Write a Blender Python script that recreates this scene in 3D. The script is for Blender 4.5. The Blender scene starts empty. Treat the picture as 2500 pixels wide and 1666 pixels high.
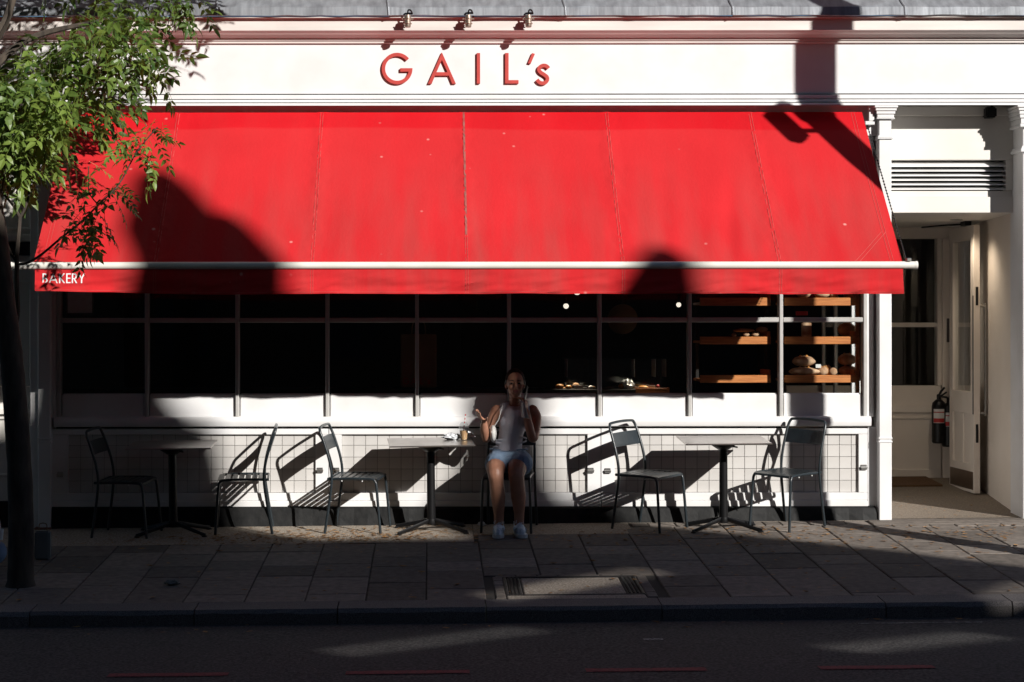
import bpy, bmesh, math, random
from mathutils import Vector, Matrix, Euler, noise

random.seed(7)
SC = bpy.context.scene
C = SC.collection
R = math.radians

# ------------------------------------------------------------------ camera
FPX, DCAM, HCAM, VX, VY = 4582.0, 15.85, 1.643, 1050.0, 805.0     # focal length in photo pixels, distance, eye height
cam_d = bpy.data.cameras.new('camera')
cam = bpy.data.objects.new('camera', cam_d); C.objects.link(cam)
cam.location = (0, -DCAM, HCAM)
cam.rotation_euler = (R(90), R(0.05), 0)
cam_d.sensor_width = 36
cam_d.lens = FPX * 36 / 2500
cam_d.shift_x = (1250 - VX) / 2500
cam_d.shift_y = (VY - 833) / 2500
cam_d.clip_end = 500
SC.camera = cam

# ------------------------------------------------------------------ sky and sun
LX, LY, LZ = -0.77, 1.0, -0.583
L = Vector((LX, LY, LZ)).normalized()
EL = math.asin(-L.z)
ROT = math.atan2(-L.x, -L.y)
w = bpy.data.worlds.new('World'); SC.world = w; w.use_nodes = True
nt = w.node_tree
bg = nt.nodes['Background']
sky = nt.nodes.new('ShaderNodeTexSky'); sky.sky_type = 'NISHITA'; sky.sun_disc = False
sky.sun_elevation = EL; sky.sun_rotation = ROT; sky.ozone_density = 5.0; sky.dust_density = 0.5
nt.links.new(sky.outputs[0], bg.inputs[0]); bg.inputs[1].default_value = 0.05
sd = bpy.data.lights.new('sun', 'SUN'); sd.energy = 5.0; sd.angle = R(0.5); sd.color = (1.0, 0.96, 0.905)
sun = bpy.data.objects.new('sun', sd); C.objects.link(sun)
sun.rotation_euler = L.to_track_quat('-Z', 'Y').to_euler(); sun.location = (12, -18, 14)
SC.view_settings.view_transform = 'Standard'; SC.view_settings.look = 'None'
SC.view_settings.gamma = 1; SC.view_settings.use_curve_mapping = False
SC.view_settings.exposure = 0.24
SC.cycles.max_bounces = 6; SC.cycles.diffuse_bounces = 3; SC.cycles.transparent_max_bounces = 12
SC.cycles.caustics_reflective = False; SC.cycles.caustics_refractive = False
try: SC.cycles.use_denoising = True
except Exception: pass

# ------------------------------------------------------------------ measuring helpers
SLX, SLY = 0.0097, 0.052           # the pavement climbs towards the shop and a little to the right
def G(x, y): return SLX * x + SLY * y
def at(px, py, Y):
    d = DCAM + Y
    return Vector(((px - VX) * d / FPX, Y, HCAM - (py - VY) * d / FPX))
def X_(px, Y): return (px - VX) * (DCAM + Y) / FPX
def Z_(py, Y): return HCAM - (py - VY) * (DCAM + Y) / FPX
TILT = Euler((math.atan(SLY), -math.atan(SLX), 0)).to_matrix().to_4x4()

# ------------------------------------------------------------------ materials
def new_mat(name):
    m = bpy.data.materials.new(name); m.use_nodes = True
    return m, m.node_tree.nodes, m.node_tree.links, m.node_tree.nodes['Principled BSDF']
def rgb(c): return (c[0], c[1], c[2], 1)
def mat(name, col, rough=0.6, metal=0.0, col2=None, scale=6.0, bump=0.0, bscale=80.0, spec=0.4, rnd=0.0, stretch=(1, 1, 1), detail=6, ramp=(0.35, 0.7), coat=0):
    m, N, K, P = new_mat(name)
    P.inputs['Roughness'].default_value = rough; P.inputs['Metallic'].default_value = metal
    P.inputs['Specular IOR Level'].default_value = spec
    if coat: P.inputs['Coat Weight'].default_value = coat
    tc = N.new('ShaderNodeTexCoord'); mp = N.new('ShaderNodeMapping'); mp.inputs['Scale'].default_value = stretch
    K.new(tc.outputs['Object'], mp.inputs[0])
    nz = N.new('ShaderNodeTexNoise'); nz.inputs['Scale'].default_value = scale; nz.inputs['Detail'].default_value = detail
    K.new(mp.outputs[0], nz.inputs['Vector'])
    rp = N.new('ShaderNodeValToRGB'); K.new(nz.outputs[0], rp.inputs[0])
    c2 = col2 or tuple(v * 0.82 for v in col)
    rp.color_ramp.elements[0].position = ramp[0]; rp.color_ramp.elements[1].position = ramp[1]
    rp.color_ramp.elements[0].color = rgb(c2); rp.color_ramp.elements[1].color = rgb(col)
    out = rp.outputs[0]
    if rnd:
        oi = N.new('ShaderNodeObjectInfo'); mr = N.new('ShaderNodeMapRange')
        mr.inputs['To Min'].default_value = 1 - rnd; mr.inputs['To Max'].default_value = 1 + rnd * 0.6
        K.new(oi.outputs['Random'], mr.inputs[0])
        hs = N.new('ShaderNodeHueSaturation'); K.new(mr.outputs[0], hs.inputs['Value']); K.new(out, hs.inputs['Color'])
        out = hs.outputs[0]
    K.new(out, P.inputs['Base Color'])
    if bump:
        n2 = N.new('ShaderNodeTexNoise'); n2.inputs['Scale'].default_value = bscale; n2.inputs['Detail'].default_value = 4
        K.new(mp.outputs[0], n2.inputs['Vector'])
        b = N.new('ShaderNodeBump'); b.inputs['Strength'].default_value = bump; b.inputs['Distance'].default_value = 0.004
        K.new(n2.outputs[0], b.inputs['Height']); K.new(b.outputs[0], P.inputs['Normal'])
    return m
def emit(name, col, s):
    m, N, K, P = new_mat(name)
    P.inputs['Base Color'].default_value = rgb(col); P.inputs['Emission Color'].default_value = rgb(col)
    P.inputs['Emission Strength'].default_value = s
    return m
def glass(name, tint=(0.9, 0.93, 0.92), refl=1.0):
    m, N, K, P = new_mat(name); N.remove(P)
    out = N['Material Output']; t = N.new('ShaderNodeBsdfTransparent'); t.inputs[0].default_value = rgb(tint)
    g = N.new('ShaderNodeBsdfGlossy'); g.inputs['Roughness'].default_value = 0.02; g.inputs[0].default_value = (refl, refl, refl, 1)
    lw = N.new('ShaderNodeLayerWeight'); lw.inputs['Blend'].default_value = 0.5; pw_ = N.new('ShaderNodeMath'); pw_.operation = 'POWER'; pw_.inputs[1].default_value = 5.0; K.new(lw.outputs['Facing'], pw_.inputs[0])
    f = N.new('ShaderNodeMath'); f.operation = 'MULTIPLY_ADD'; f.inputs[1].default_value = 0.95; f.inputs[2].default_value = 0.03; K.new(pw_.outputs[0], f.inputs[0])
    mx = N.new('ShaderNodeMixShader'); K.new(f.outputs[0], mx.inputs[0]); K.new(t.outputs[0], mx.inputs[1]); K.new(g.outputs[0], mx.inputs[2])
    K.new(mx.outputs[0], out.inputs[0])
    return m

M = {}
M['white'] = mat('white_paint', (0.80, 0.80, 0.81), 0.45, col2=(0.73, 0.72, 0.71), scale=3, bump=0.15, bscale=25)
M['cream'] = mat('cream_paint', (0.80, 0.77, 0.72), 0.45, col2=(0.74, 0.70, 0.65), scale=2.5, bump=0.2, bscale=20)
M['pink'] = mat('bounce_tinted_cornice', (0.80, 0.74, 0.70), 0.5, scale=5, stretch=(0.3, 1, 2))  # pink tint stands in for warm light bounced onto the white cornice
M['lead'] = mat('lead', (0.36, 0.38, 0.41), 0.55, 0.3, col2=(0.20, 0.21, 0.23), scale=7, stretch=(2.5, 1, 0.35), bump=0.5, bscale=18, ramp=(0.3, 0.72))
M['redbrick'] = mat('brick', (0.30, 0.14, 0.10), 0.9, col2=(0.18, 0.09, 0.07), scale=9, bump=0.5, bscale=60, rnd=0.25)
M['mortar'] = mat('mortar', (0.32, 0.30, 0.27), 0.95, scale=20)
M['tile'] = mat('glazed_tile', (0.63, 0.61, 0.59), 0.26, col2=(0.57, 0.55, 0.525), scale=5, rnd=0.07, bump=0.06, bscale=9)
M['grout'] = mat('grout', (0.24, 0.225, 0.21), 0.95, scale=30)
M['black'] = mat('black_plinth_paint', (0.010, 0.0105, 0.011), 0.6, spec=0.2, col2=(0.018, 0.018, 0.018), scale=14, bump=0.8, bscale=22)
M['bars'] = mat('window_bar_paint', (0.50, 0.49, 0.475), 0.5, col2=(0.43, 0.42, 0.40), scale=6)
M['frame'] = mat('dark_window_frame', (0.10, 0.085, 0.08), 0.45, scale=8)
M['glass'] = glass('window_glass', (0.97, 0.98, 0.975))
M['inside'] = mat('shade_black_interior', (0.02, 0.018, 0.017), 0.9, scale=2)  # near-black colour stands in for the shade of an unlit room
M['wood'] = mat('shelf_wood', (0.66, 0.25, 0.075), 0.5, col2=(0.44, 0.14, 0.04), scale=5, stretch=(1.2, 6, 14), detail=8, ramp=(0.3, 0.65))
M['asphalt'] = mat('asphalt', (0.105, 0.10, 0.097), 0.9, col2=(0.012, 0.012, 0.013), scale=55, bump=1.0, bscale=90, detail=6, ramp=(0.38, 0.66), spec=0.4)
M['slab'] = mat('paving_stone', (0.245, 0.212, 0.185), 0.9, spec=0.15, col2=(0.155, 0.135, 0.118), scale=18, bump=0.7, bscale=90, rnd=0.34, detail=11, ramp=(0.32, 0.7))
M['joint'] = mat('joint_sand', (0.05, 0.045, 0.04), 1.0, scale=40)
M['concrete'] = mat('gritty_concrete', (0.50, 0.435, 0.36), 0.95, spec=0.2, col2=(0.22, 0.185, 0.15), scale=70, bump=1.0, bscale=160, detail=8, ramp=(0.35, 0.68))
M['granite'] = mat('granite', (0.21, 0.19, 0.185), 0.85, col2=(0.07, 0.065, 0.065), scale=170, bump=0.8, bscale=120, detail=2, ramp=(0.36, 0.62), rnd=0.15)
M['redline'] = mat('red_road_paint', (0.27, 0.04, 0.05), 0.85, col2=(0.09, 0.028, 0.03), scale=60, bump=0.6, bscale=200, ramp=(0.32, 0.55))
M['whiteline'] = mat('worn_white_and_glint', (0.5, 0.5, 0.48), 0.85, col2=(0.10, 0.10, 0.10), scale=60, ramp=(0.42, 0.6))
M['iron'] = mat('cast_iron', (0.045, 0.042, 0.04), 0.6, 0.4, scale=30, bump=0.5)
M['metal'] = mat('dark_teal_chair_paint', (0.022, 0.030, 0.036), 0.32, 0.0, col2=(0.014, 0.02, 0.024), scale=14, spec=0.6, bump=0.15, bscale=40)
M['top'] = mat('brushed_table_top', (0.58, 0.54, 0.505), 0.28, 0.92, col2=(0.50, 0.465, 0.435), scale=9, bump=0.05, bscale=60)
M['blackmetal'] = mat('black_metal', (0.012, 0.012, 0.013), 0.4, 0.3, scale=10)
M['steel'] = mat('steel', (0.5, 0.49, 0.47), 0.32, 0.9, scale=12)
M['chrome'] = mat('aged_brass', (0.46, 0.36, 0.29), 0.42, 0.8, scale=30)
M['sign'] = mat('sign_red', (0.52, 0.062, 0.05), 0.5, col2=(0.44, 0.052, 0.042), scale=12)
M['printwhite'] = mat('white_print', (0.85, 0.85, 0.85), 0.7, scale=10)
M['bar'] = mat('bar_white', (0.80, 0.78, 0.73), 0.35, col2=(0.72, 0.70, 0.64), scale=4)
M['bark'] = mat('bark', (0.085, 0.066, 0.05), 0.95, col2=(0.03, 0.024, 0.02), scale=16, stretch=(1, 1, 0.25), bump=1.0, bscale=40)
M['twig'] = mat('green_twig', (0.20, 0.13, 0.05), 0.8, scale=20)
M['paper'] = mat('white_paper', (0.78, 0.78, 0.77), 0.8, scale=8)
M['brownpaper'] = mat('brown_paper', (0.26, 0.16, 0.085), 0.85, scale=5)
M['crust'] = mat('crust', (0.62, 0.42, 0.27), 0.85, col2=(0.27, 0.12, 0.05), scale=9, bump=0.8, bscale=30, ramp=(0.36, 0.62), rnd=0.15)
M['bun'] = mat('glazed_bun', (0.62, 0.30, 0.09), 0.45, col2=(0.42, 0.17, 0.04), scale=12, rnd=0.15)
M['coir'] = mat('coir', (0.16, 0.085, 0.04), 1.0, col2=(0.09, 0.05, 0.025), scale=90, bump=1.0, bscale=200)
M['green'] = mat('sage_plastic', (0.05, 0.06, 0.06), 0.4, scale=9)
M['brick2'] = mat('stock_brick', (0.20, 0.15, 0.10), 0.9, col2=(0.13, 0.09, 0.065), scale=14, bump=0.5)
M['slate'] = mat('slate', (0.08, 0.085, 0.095), 0.7, scale=12, bump=0.4)
M['door'] = mat('door_paint', (0.86, 0.78, 0.70), 0.4, col2=(0.81, 0.73, 0.645), scale=3)
M['kick'] = mat('bronze_kick_plate', (0.20, 0.14, 0.10), 0.35, 0.8, scale=9)
M['extred'] = mat('label_red', (0.5, 0.03, 0.03), 0.5, scale=9)
M['clearplastic'] = glass('clear_plastic', (0.88, 0.9, 0.9))
M['filmy'] = mat('cloudy_film', (0.75, 0.77, 0.80), 0.25, scale=18, spec=0.8)
M['greybag'] = mat('grey_paper', (0.17, 0.18, 0.18), 0.8, scale=8)
M['coffee'] = mat('iced_coffee', (0.62, 0.40, 0.22), 0.3, col2=(0.52, 0.31, 0.16), scale=14)
M['floor'] = mat('entrance_tarmac', (0.30, 0.25, 0.20), 0.92, spec=0.2, col2=(0.15, 0.125, 0.10), scale=85, bump=0.9, bscale=170, detail=7)

# canvas: red cloth with grime that gathers low down, and a few droppings
def canvas():
    m, N, K, P = new_mat('red_canvas')
    P.inputs['Roughness'].default_value = 0.8; P.inputs['Specular IOR Level'].default_value = 0.04
    tc = N.new('ShaderNodeTexCoord')
    mp = N.new('ShaderNodeMapping'); mp.inputs['Scale'].default_value = (3.2, 0.5, 0.5); K.new(tc.outputs['Object'], mp.inputs[0])
    nz = N.new('ShaderNodeTexNoise'); nz.inputs['Scale'].default_value = 1.5; nz.inputs['Detail'].default_value = 9; K.new(mp.outputs[0], nz.inputs['Vector'])
    r1 = N.new('ShaderNodeValToRGB'); r1.color_ramp.elements[0].position = 0.40; r1.color_ramp.elements[1].position = 0.82; K.new(nz.outputs[0], r1.inputs[0])
    sx = N.new('ShaderNodeSeparateXYZ'); K.new(tc.outputs['Object'], sx.inputs[0])
    mr = N.new('ShaderNodeMapRange'); mr.inputs['From Min'].default_value = 3.15; mr.inputs['From Max'].default_value = 2.15
    mr.inputs['To Min'].default_value = 0.1; mr.inputs['To Max'].default_value = 0.8; K.new(sx.outputs['Z'], mr.inputs[0])
    mu = N.new('ShaderNodeMath'); mu.operation = 'MULTIPLY'; K.new(r1.outputs[0], mu.inputs[0]); K.new(mr.outputs[0], mu.inputs[1])
    mu.use_clamp = True
    n2 = N.new('ShaderNodeTexNoise'); n2.inputs['Scale'].default_value = 1.3; n2.inputs['Detail'].default_value = 6; K.new(tc.outputs['Object'], n2.inputs['Vector'])
    r2 = N.new('ShaderNodeValToRGB'); r2.color_ramp.elements[0].color = (0.53, 0.010, 0.016, 1); r2.color_ramp.elements[1].color = (0.60, 0.014, 0.021, 1)
    r2.color_ramp.elements[0].position = 0.35; r2.color_ramp.elements[1].position = 0.7; K.new(n2.outputs[0], r2.inputs[0])
    mx = N.new('ShaderNodeMix'); mx.data_type = 'RGBA'; mx.inputs['B'].default_value = (0.33, 0.070, 0.062, 1)
    K.new(mu.outputs[0], mx.inputs['Factor']); K.new(r2.outputs[0], mx.inputs['A'])
    vo = N.new('ShaderNodeTexVoronoi'); vo.inputs['Scale'].default_value = 5.5; K.new(tc.outputs['Object'], vo.inputs['Vector'])
    n3 = N.new('ShaderNodeTexNoise'); n3.inputs['Scale'].default_value = 1.7; K.new(tc.outputs['Object'], n3.inputs['Vector'])
    lt = N.new('ShaderNodeMapRange'); lt.inputs['From Min'].default_value = 0.10; lt.inputs['From Max'].default_value = 0.03
    K.new(vo.outputs['Distance'], lt.inputs[0])
    gt = N.new('ShaderNodeMapRange'); gt.inputs['From Min'].default_value = 0.52; gt.inputs['From Max'].default_value = 0.62
    K.new(n3.outputs[0], gt.inputs[0])
    m2 = N.new('ShaderNodeMath'); m2.operation = 'MULTIPLY'; K.new(lt.outputs[0], m2.inputs[0]); K.new(gt.outputs[0], m2.inputs[1])
    m3 = N.new('ShaderNodeMath'); m3.operation = 'MULTIPLY'; m3.inputs[1].default_value = 0.75; K.new(m2.outputs[0], m3.inputs[0])
    mx2 = N.new('ShaderNodeMix'); mx2.data_type = 'RGBA'; mx2.inputs['B'].default_value = (0.75, 0.45, 0.40, 1)
    K.new(m3.outputs[0], mx2.inputs['Factor']); K.new(mx.outputs['Result'], mx2.inputs['A'])
    n5 = N.new('ShaderNodeTexNoise'); n5.inputs['Scale'].default_value = 0.8; K.new(tc.outputs['Object'], n5.inputs['Vector'])
    a5 = N.new('ShaderNodeMath'); a5.operation = 'MULTIPLY_ADD'; a5.inputs[1].default_value = 0.10; K.new(n5.outputs[0], a5.inputs[0]); K.new(sx.outputs['Z'], a5.inputs[2])
    b5 = N.new('ShaderNodeMapRange'); b5.inputs['From Min'].default_value = 3.385; b5.inputs['From Max'].default_value = 3.365; b5.inputs['To Min'].default_value = 0.0; b5.inputs['To Max'].default_value = 0.16
    K.new(a5.outputs[0], b5.inputs[0])
    mx5 = N.new('ShaderNodeMix'); mx5.data_type = 'RGBA'; mx5.inputs['B'].default_value = (0.60, 0.09, 0.085, 1)
    K.new(b5.outputs[0], mx5.inputs['Factor']); K.new(mx2.outputs['Result'], mx5.inputs['A'])
    K.new(mx5.outputs['Result'], P.inputs['Base Color'])
    n4 = N.new('ShaderNodeTexNoise'); n4.inputs['Scale'].default_value = 26; n4.inputs['Detail'].default_value = 6
    mp2 = N.new('ShaderNodeMapping'); mp2.inputs['Scale'].default_value = (1.6, 1, 0.6); K.new(tc.outputs['Object'], mp2.inputs[0]); K.new(mp2.outputs[0], n4.inputs['Vector'])
    b = N.new('ShaderNodeBump'); b.inputs['Strength'].default_value = 0.25; b.inputs['Distance'].default_value = 0.006
    K.new(n4.outputs[0], b.inputs['Height']); K.new(b.outputs[0], P.inputs['Normal'])
    return m
M['canvas'] = canvas()
M['seam'] = mat('seam_thread', (0.62, 0.09, 0.08), 0.8, scale=30)
M['seamgrey'] = mat('weathered_seam', (0.27, 0.12, 0.10), 0.8, scale=14, col2=(0.36, 0.06, 0.05))

def leafmat(name, c1, c2):
    m, N, K, P = new_mat(name)
    P.inputs['Roughness'].default_value = 0.42; P.inputs['Specular IOR Level'].default_value = 0.45
    tc = N.new('ShaderNodeTexCoord'); nz = N.new('ShaderNodeTexNoise'); nz.inputs['Scale'].default_value = 4.5; K.new(tc.outputs['Object'], nz.inputs['Vector'])
    oi = N.new('ShaderNodeObjectInfo'); ad = N.new('ShaderNodeMath'); ad.operation = 'MULTIPLY_ADD'; ad.inputs[1].default_value = 0.5
    K.new(oi.outputs['Random'], ad.inputs[0]); K.new(nz.outputs[0], ad.inputs[2])
    rp = N.new('ShaderNodeValToRGB'); K.new(ad.outputs[0], rp.inputs[0]); rp.color_ramp.elements[0].position = 0.4; rp.color_ramp.elements[1].position = 0.95
    rp.color_ramp.elements[0].color = rgb(c1); rp.color_ramp.elements[1].color = rgb(c2); K.new(rp.outputs[0], P.inputs['Base Color'])
    tr = N.new('ShaderNodeBsdfTranslucent'); hs = N.new('ShaderNodeHueSaturation'); hs.inputs['Value'].default_value = 1.5; hs.inputs['Hue'].default_value = 0.48
    K.new(rp.outputs[0], hs.inputs['Color']); K.new(hs.outputs[0], tr.inputs[0])
    ms = N.new('ShaderNodeMixShader'); ms.inputs[0].default_value = 0.3; K.new(P.outputs[0], ms.inputs[1]); K.new(tr.outputs[0], ms.inputs[2])
    K.new(ms.outputs[0], N['Material Output'].inputs[0])
    return m
M['leaf'] = leafmat('ash_leaf', (0.030, 0.078, 0.016), (0.185, 0.265, 0.05))
M['dryleaf'] = mat('dry_leaf', (0.50, 0.27, 0.10), 0.9, col2=(0.18, 0.085, 0.03), scale=9, ramp=(0.3, 0.7))
M['skin'] = mat('skin', (0.47, 0.235, 0.155), 0.42, col2=(0.38, 0.18, 0.115), scale=14, bump=0.12, bscale=140)
M['hair'] = mat('dark_blond_hair', (0.045, 0.028, 0.018), 0.45, scale=30, stretch=(6, 6, 1), bump=0.6)
M['knit'] = mat('pale_lilac_knit', (0.70, 0.69, 0.77), 0.9, scale=12, bump=0.5, bscale=300)
M['denim'] = mat('denim', (0.24, 0.33, 0.45), 0.9, col2=(0.15, 0.22, 0.33), scale=14, bump=0.6, bscale=260)
M['trainer'] = mat('trainer_mesh', (0.66, 0.76, 0.85), 0.7, col2=(0.42, 0.54, 0.66), scale=40, ramp=(0.4, 0.55))
M['rubber'] = mat('pale_sole', (0.62, 0.66, 0.68), 0.7, scale=10)
M['lace'] = mat('lace', (0.75, 0.80, 0.85), 0.8, scale=10)
M['lip'] = mat('lip', (0.33, 0.10, 0.085), 0.5, scale=10)
M['eye'] = mat('eye', (0.03, 0.02, 0.015), 0.2, scale=10)
M['leather'] = mat('white_leather', (0.74, 0.73, 0.70), 0.4, scale=10)
M['pinkcloth'] = mat('pale_pink_cloth', (0.62, 0.46, 0.46), 0.9, scale=10)

# ------------------------------------------------------------------ mesh builder
class MB:
    def __init__(s): s.v = []; s.f = []
    def add(s, vs, fs):
        o = len(s.v); s.v += [tuple(p) for p in vs]; s.f += [tuple(i + o for i in f) for f in fs]
    def box(s, x0, x1, y0, y1, z0, z1):
        s.add([(x0, y0, z0), (x1, y0, z0), (x1, y1, z0), (x0, y1, z0), (x0, y0, z1), (x1, y0, z1), (x1, y1, z1), (x0, y1, z1)],
              [(3, 2, 1, 0), (4, 5, 6, 7), (0, 1, 5, 4), (1, 2, 6, 5), (2, 3, 7, 6), (3, 0, 4, 7)])
    def bbox(s, x0, x1, y0, y1, z0, z1, b=0.004, seg=1):
        bm = bmesh.new(); bmesh.ops.create_cube(bm, size=1)
        bmesh.ops.transform(bm, matrix=Matrix.Translation(((x0 + x1) / 2, (y0 + y1) / 2, (z0 + z1) / 2)) @ Matrix.Diagonal((x1 - x0, y1 - y0, z1 - z0, 1)), verts=bm.verts)
        bmesh.ops.bevel(bm, geom=bm.edges[:], offset=b, segments=seg, affect='EDGES', clamp_overlap=True)
        s.bm(bm)
    def bm(s, bm, mtx=None):
        if mtx: bmesh.ops.transform(bm, matrix=mtx, verts=bm.verts)
        bm.verts.index_update()
        s.add([v.co[:] for v in bm.verts], [tuple(v.index for v in f.verts) for f in bm.faces]); bm.free()
    def sweepx(s, prof, x0, x1, closed=True):
        n = len(prof); s.add([(x0, y, z) for y, z in prof] + [(x1, y, z) for y, z in prof], [])
        o = len(s.v) - 2 * n
        for i in range(n if closed else n - 1):
            j = (i + 1) % n; s.f.append((o + i, o + j, o + n + j, o + n + i))
        if closed: s.f.append(tuple(o + i for i in range(n))[::-1]); s.f.append(tuple(o + n + i for i in range(n)))
    def prism(s, poly, z0, z1):
        n = len(poly); s.add([(x, y, z0) for x, y in poly] + [(x, y, z1) for x, y in poly], [])
        o = len(s.v) - 2 * n
        s.f.append(tuple(o + i for i in range(n))[::-1]); s.f.append(tuple(o + n + i for i in range(n)))
        for i in range(n): j = (i + 1) % n; s.f.append((o + i, o + j, o + n + j, o + n + i))
    def tube(s, pts, r, seg=8, caps=True, flat=None):
        pts = [Vector(p) for p in pts]; n = len(pts)
        rr = r if isinstance(r, (list, tuple)) else [r] * n
        o = len(s.v); prev = None
        for i, p in enumerate(pts):
            t = (pts[min(i + 1, n - 1)] - pts[max(i - 1, 0)]); t = t.normalized() if t.length > 1e-9 else Vector((0, 0, 1))
            if prev is None:
                a = Vector((1, 0, 0)) if abs(t.x) < 0.8 else Vector((0, 1, 0))
                u = t.cross(a).normalized()
            else:
                u = (prev - t * prev.dot(t)); u = u.normalized() if u.length > 1e-6 else t.orthogonal().normalized()
            prev = u; v = t.cross(u)
            q = rr[i]; ra, rb = (q if isinstance(q, tuple) else (q, q))
            for k in range(seg):
                a = 2 * math.pi * k / seg
                s.v.append(tuple(p + u * (math.cos(a) * ra) + v * (math.sin(a) * rb)))
        for i in range(n - 1):
            for k in range(seg):
                k2 = (k + 1) % seg
                s.f.append((o + i * seg + k, o + i * seg + k2, o + (i + 1) * seg + k2, o + (i + 1) * seg + k))
        if caps: s.f.append(tuple(o + k for k in range(seg))[::-1]); s.f.append(tuple(o + (n - 1) * seg + k for k in range(seg)))
    def lathe(s, prof, c=(0, 0, 0), seg=16, axis='z'):
        o = len(s.v); n = len(prof)
        for r, h in prof:
            for k in range(seg):
                a = 2 * math.pi * k / seg; x, y = r * math.cos(a), r * math.sin(a)
                p = (x, y, h) if axis == 'z' else ((x, h, y) if axis == 'y' else (h, x, y))
                s.v.append((c[0] + p[0], c[1] + p[1], c[2] + p[2]))
        for i in range(n - 1):
            for k in range(seg):
                k2 = (k + 1) % seg; f = (o + i * seg + k, o + i * seg + k2, o + (i + 1) * seg + k2, o + (i + 1) * seg + k)
                s.f.append(f if axis != 'y' else f[::-1])
        s.f.append(tuple(o + k for k in range(seg))[::-1]); s.f.append(tuple(o + (n - 1) * seg + k for k in range(seg)))
    def ball(s, c, r, seg=14, rings=9, fn=None):
        c = Vector(c); r = r if isinstance(r, (list, tuple)) else (r, r, r); o = len(s.v)
        for i in range(rings + 1):
            th = math.pi * i / rings
            for k in range(seg):
                a = 2 * math.pi * k / seg
                d = Vector((math.sin(th) * math.cos(a), math.sin(th) * math.sin(a), math.cos(th)))
                p = Vector((d.x * r[0], d.y * r[1], d.z * r[2]))
                if fn: p = fn(p, d)
                s.v.append(tuple(c + p))
        for i in range(rings):
            for k in range(seg):
                k2 = (k + 1) % seg
                s.f.append((o + i * seg + k, o + (i + 1) * seg + k, o + (i + 1) * seg + k2, o + i * seg + k2))
    def mesh(s, name, m, smooth=False):
        me = bpy.data.meshes.new(name); me.from_pydata(s.v, [], s.f); me.validate(); me.update()
        if m: me.materials.append(m)
        if smooth:
            me.polygons.foreach_set('use_smooth', [True] * len(me.polygons)); 
            try: me.set_sharp_from_angle(angle=R(40))
            except Exception: pass
        return me
    def build(s, name, m, parent=None, smooth=False, loc=None):
        o = bpy.data.objects.new(name, s.mesh(name, m, smooth)); C.objects.link(o)
        if parent: o.parent = parent
        if loc: o.location = loc
        return o

def tag(o, label=None, cat=None, group=None, kind=None):
    if label: o['label'] = label
    if cat: o['category'] = cat
    if group: o['group'] = group
    if kind: o['kind'] = kind
    return o
def thing(name, label, cat, loc=(0, 0, 0), mtx=None, group=None):
    o = bpy.data.objects.new(name, None); C.objects.link(o); o.empty_display_size = 0.1
    o.location = loc
    if mtx is not None: o.rotation_euler = mtx.to_euler()
    return tag(o, label, cat, group)
def inst(name, me, parent=None, loc=(0, 0, 0), rot=None, sc=None):
    o = bpy.data.objects.new(name, me); C.objects.link(o); o.location = loc
    if rot: o.rotation_euler = rot
    if sc: o.scale = sc
    if parent: o.parent = parent
    return o
kids = {}
def copy_tree(o, parent=None):
    c = o.copy(); C.objects.link(c)
    if parent: c.parent = parent
    for ch in list(o.children): copy_tree(ch, c)
    return c
def bx(name, m, parent, x0, x1, y0, y1, z0, z1, b=0.003, kind=None):
    mb = MB(); mb.bbox(min(x0, x1), max(x0, x1), min(y0, y1), max(y0, y1), min(z0, z1), max(z0, z1), b)
    o = mb.build(name, M[m], parent)
    if kind: o['kind'] = kind
    return o

# flat letters: outlines -> thin solid
def outline_mesh(name, splines, depth, m, fn):
    cu = bpy.data.curves.new(name, 'CURVE'); cu.dimensions = '2D'; cu.fill_mode = 'BOTH'; cu.extrude = depth / 2
    for pts in splines:
        sp = cu.splines.new('POLY'); sp.points.add(len(pts) - 1); sp.use_cyclic_u = True
        for p, (x, y) in zip(sp.points, pts): p.co = (x, y, 0, 1)
    t = bpy.data.objects.new('outline', cu); C.objects.link(t)
    dg = bpy.context.evaluated_depsgraph_get(); dg.update()
    me = bpy.data.meshes.new_from_object(t.evaluated_get(dg)); me.name = name
    bpy.data.objects.remove(t); bpy.data.curves.remove(cu)
    for v in me.vertices: v.co = fn(v.co)
    me.materials.clear(); me.materials.append(M[m]); me.flip_normals()
    bm = bmesh.new(); bm.from_mesh(me); bmesh.ops.recalc_face_normals(bm, faces=bm.faces); bm.to_mesh(me); bm.free()
    return me
def arc(cx, cy, r, a0, a1, n=24, ry=None):
    ry = ry or r
    return [(cx + r * math.cos(R(a0 + (a1 - a0) * i / n)), cy + ry * math.sin(R(a0 + (a1 - a0) * i / n))) for i in range(n + 1)]
def ribbon(pts, w):
    a, b = [], []
    for i, p in enumerate(pts):
        p0, p1 = pts[max(i - 1, 0)], pts[min(i + 1, len(pts) - 1)]
        dx, dy = p1[0] - p0[0], p1[1] - p0[1]; l = math.hypot(dx, dy) or 1
        a.append((p[0] - dy / l * w / 2, p[1] + dx / l * w / 2)); b.append((p[0] + dy / l * w / 2, p[1] - dx / l * w / 2))
    return [a + b[::-1]]
def cat_rom(pts, n=6):
    out = []
    for i in range(len(pts) - 1):
        p = [Vector(pts[max(i - 1, 0)]), Vector(pts[i]), Vector(pts[i + 1]), Vector(pts[min(i + 2, len(pts) - 1)])]
        for k in range(n):
            t = k / n
            out.append(0.5 * ((2 * p[1]) + (-p[0] + p[2]) * t + (2 * p[0] - 5 * p[1] + 4 * p[2] - p[3]) * t * t + (-p[0] + 3 * p[1] - 3 * p[2] + p[3]) * t ** 3))
    out.append(Vector(pts[-1])); return out
GLY = {}
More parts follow.
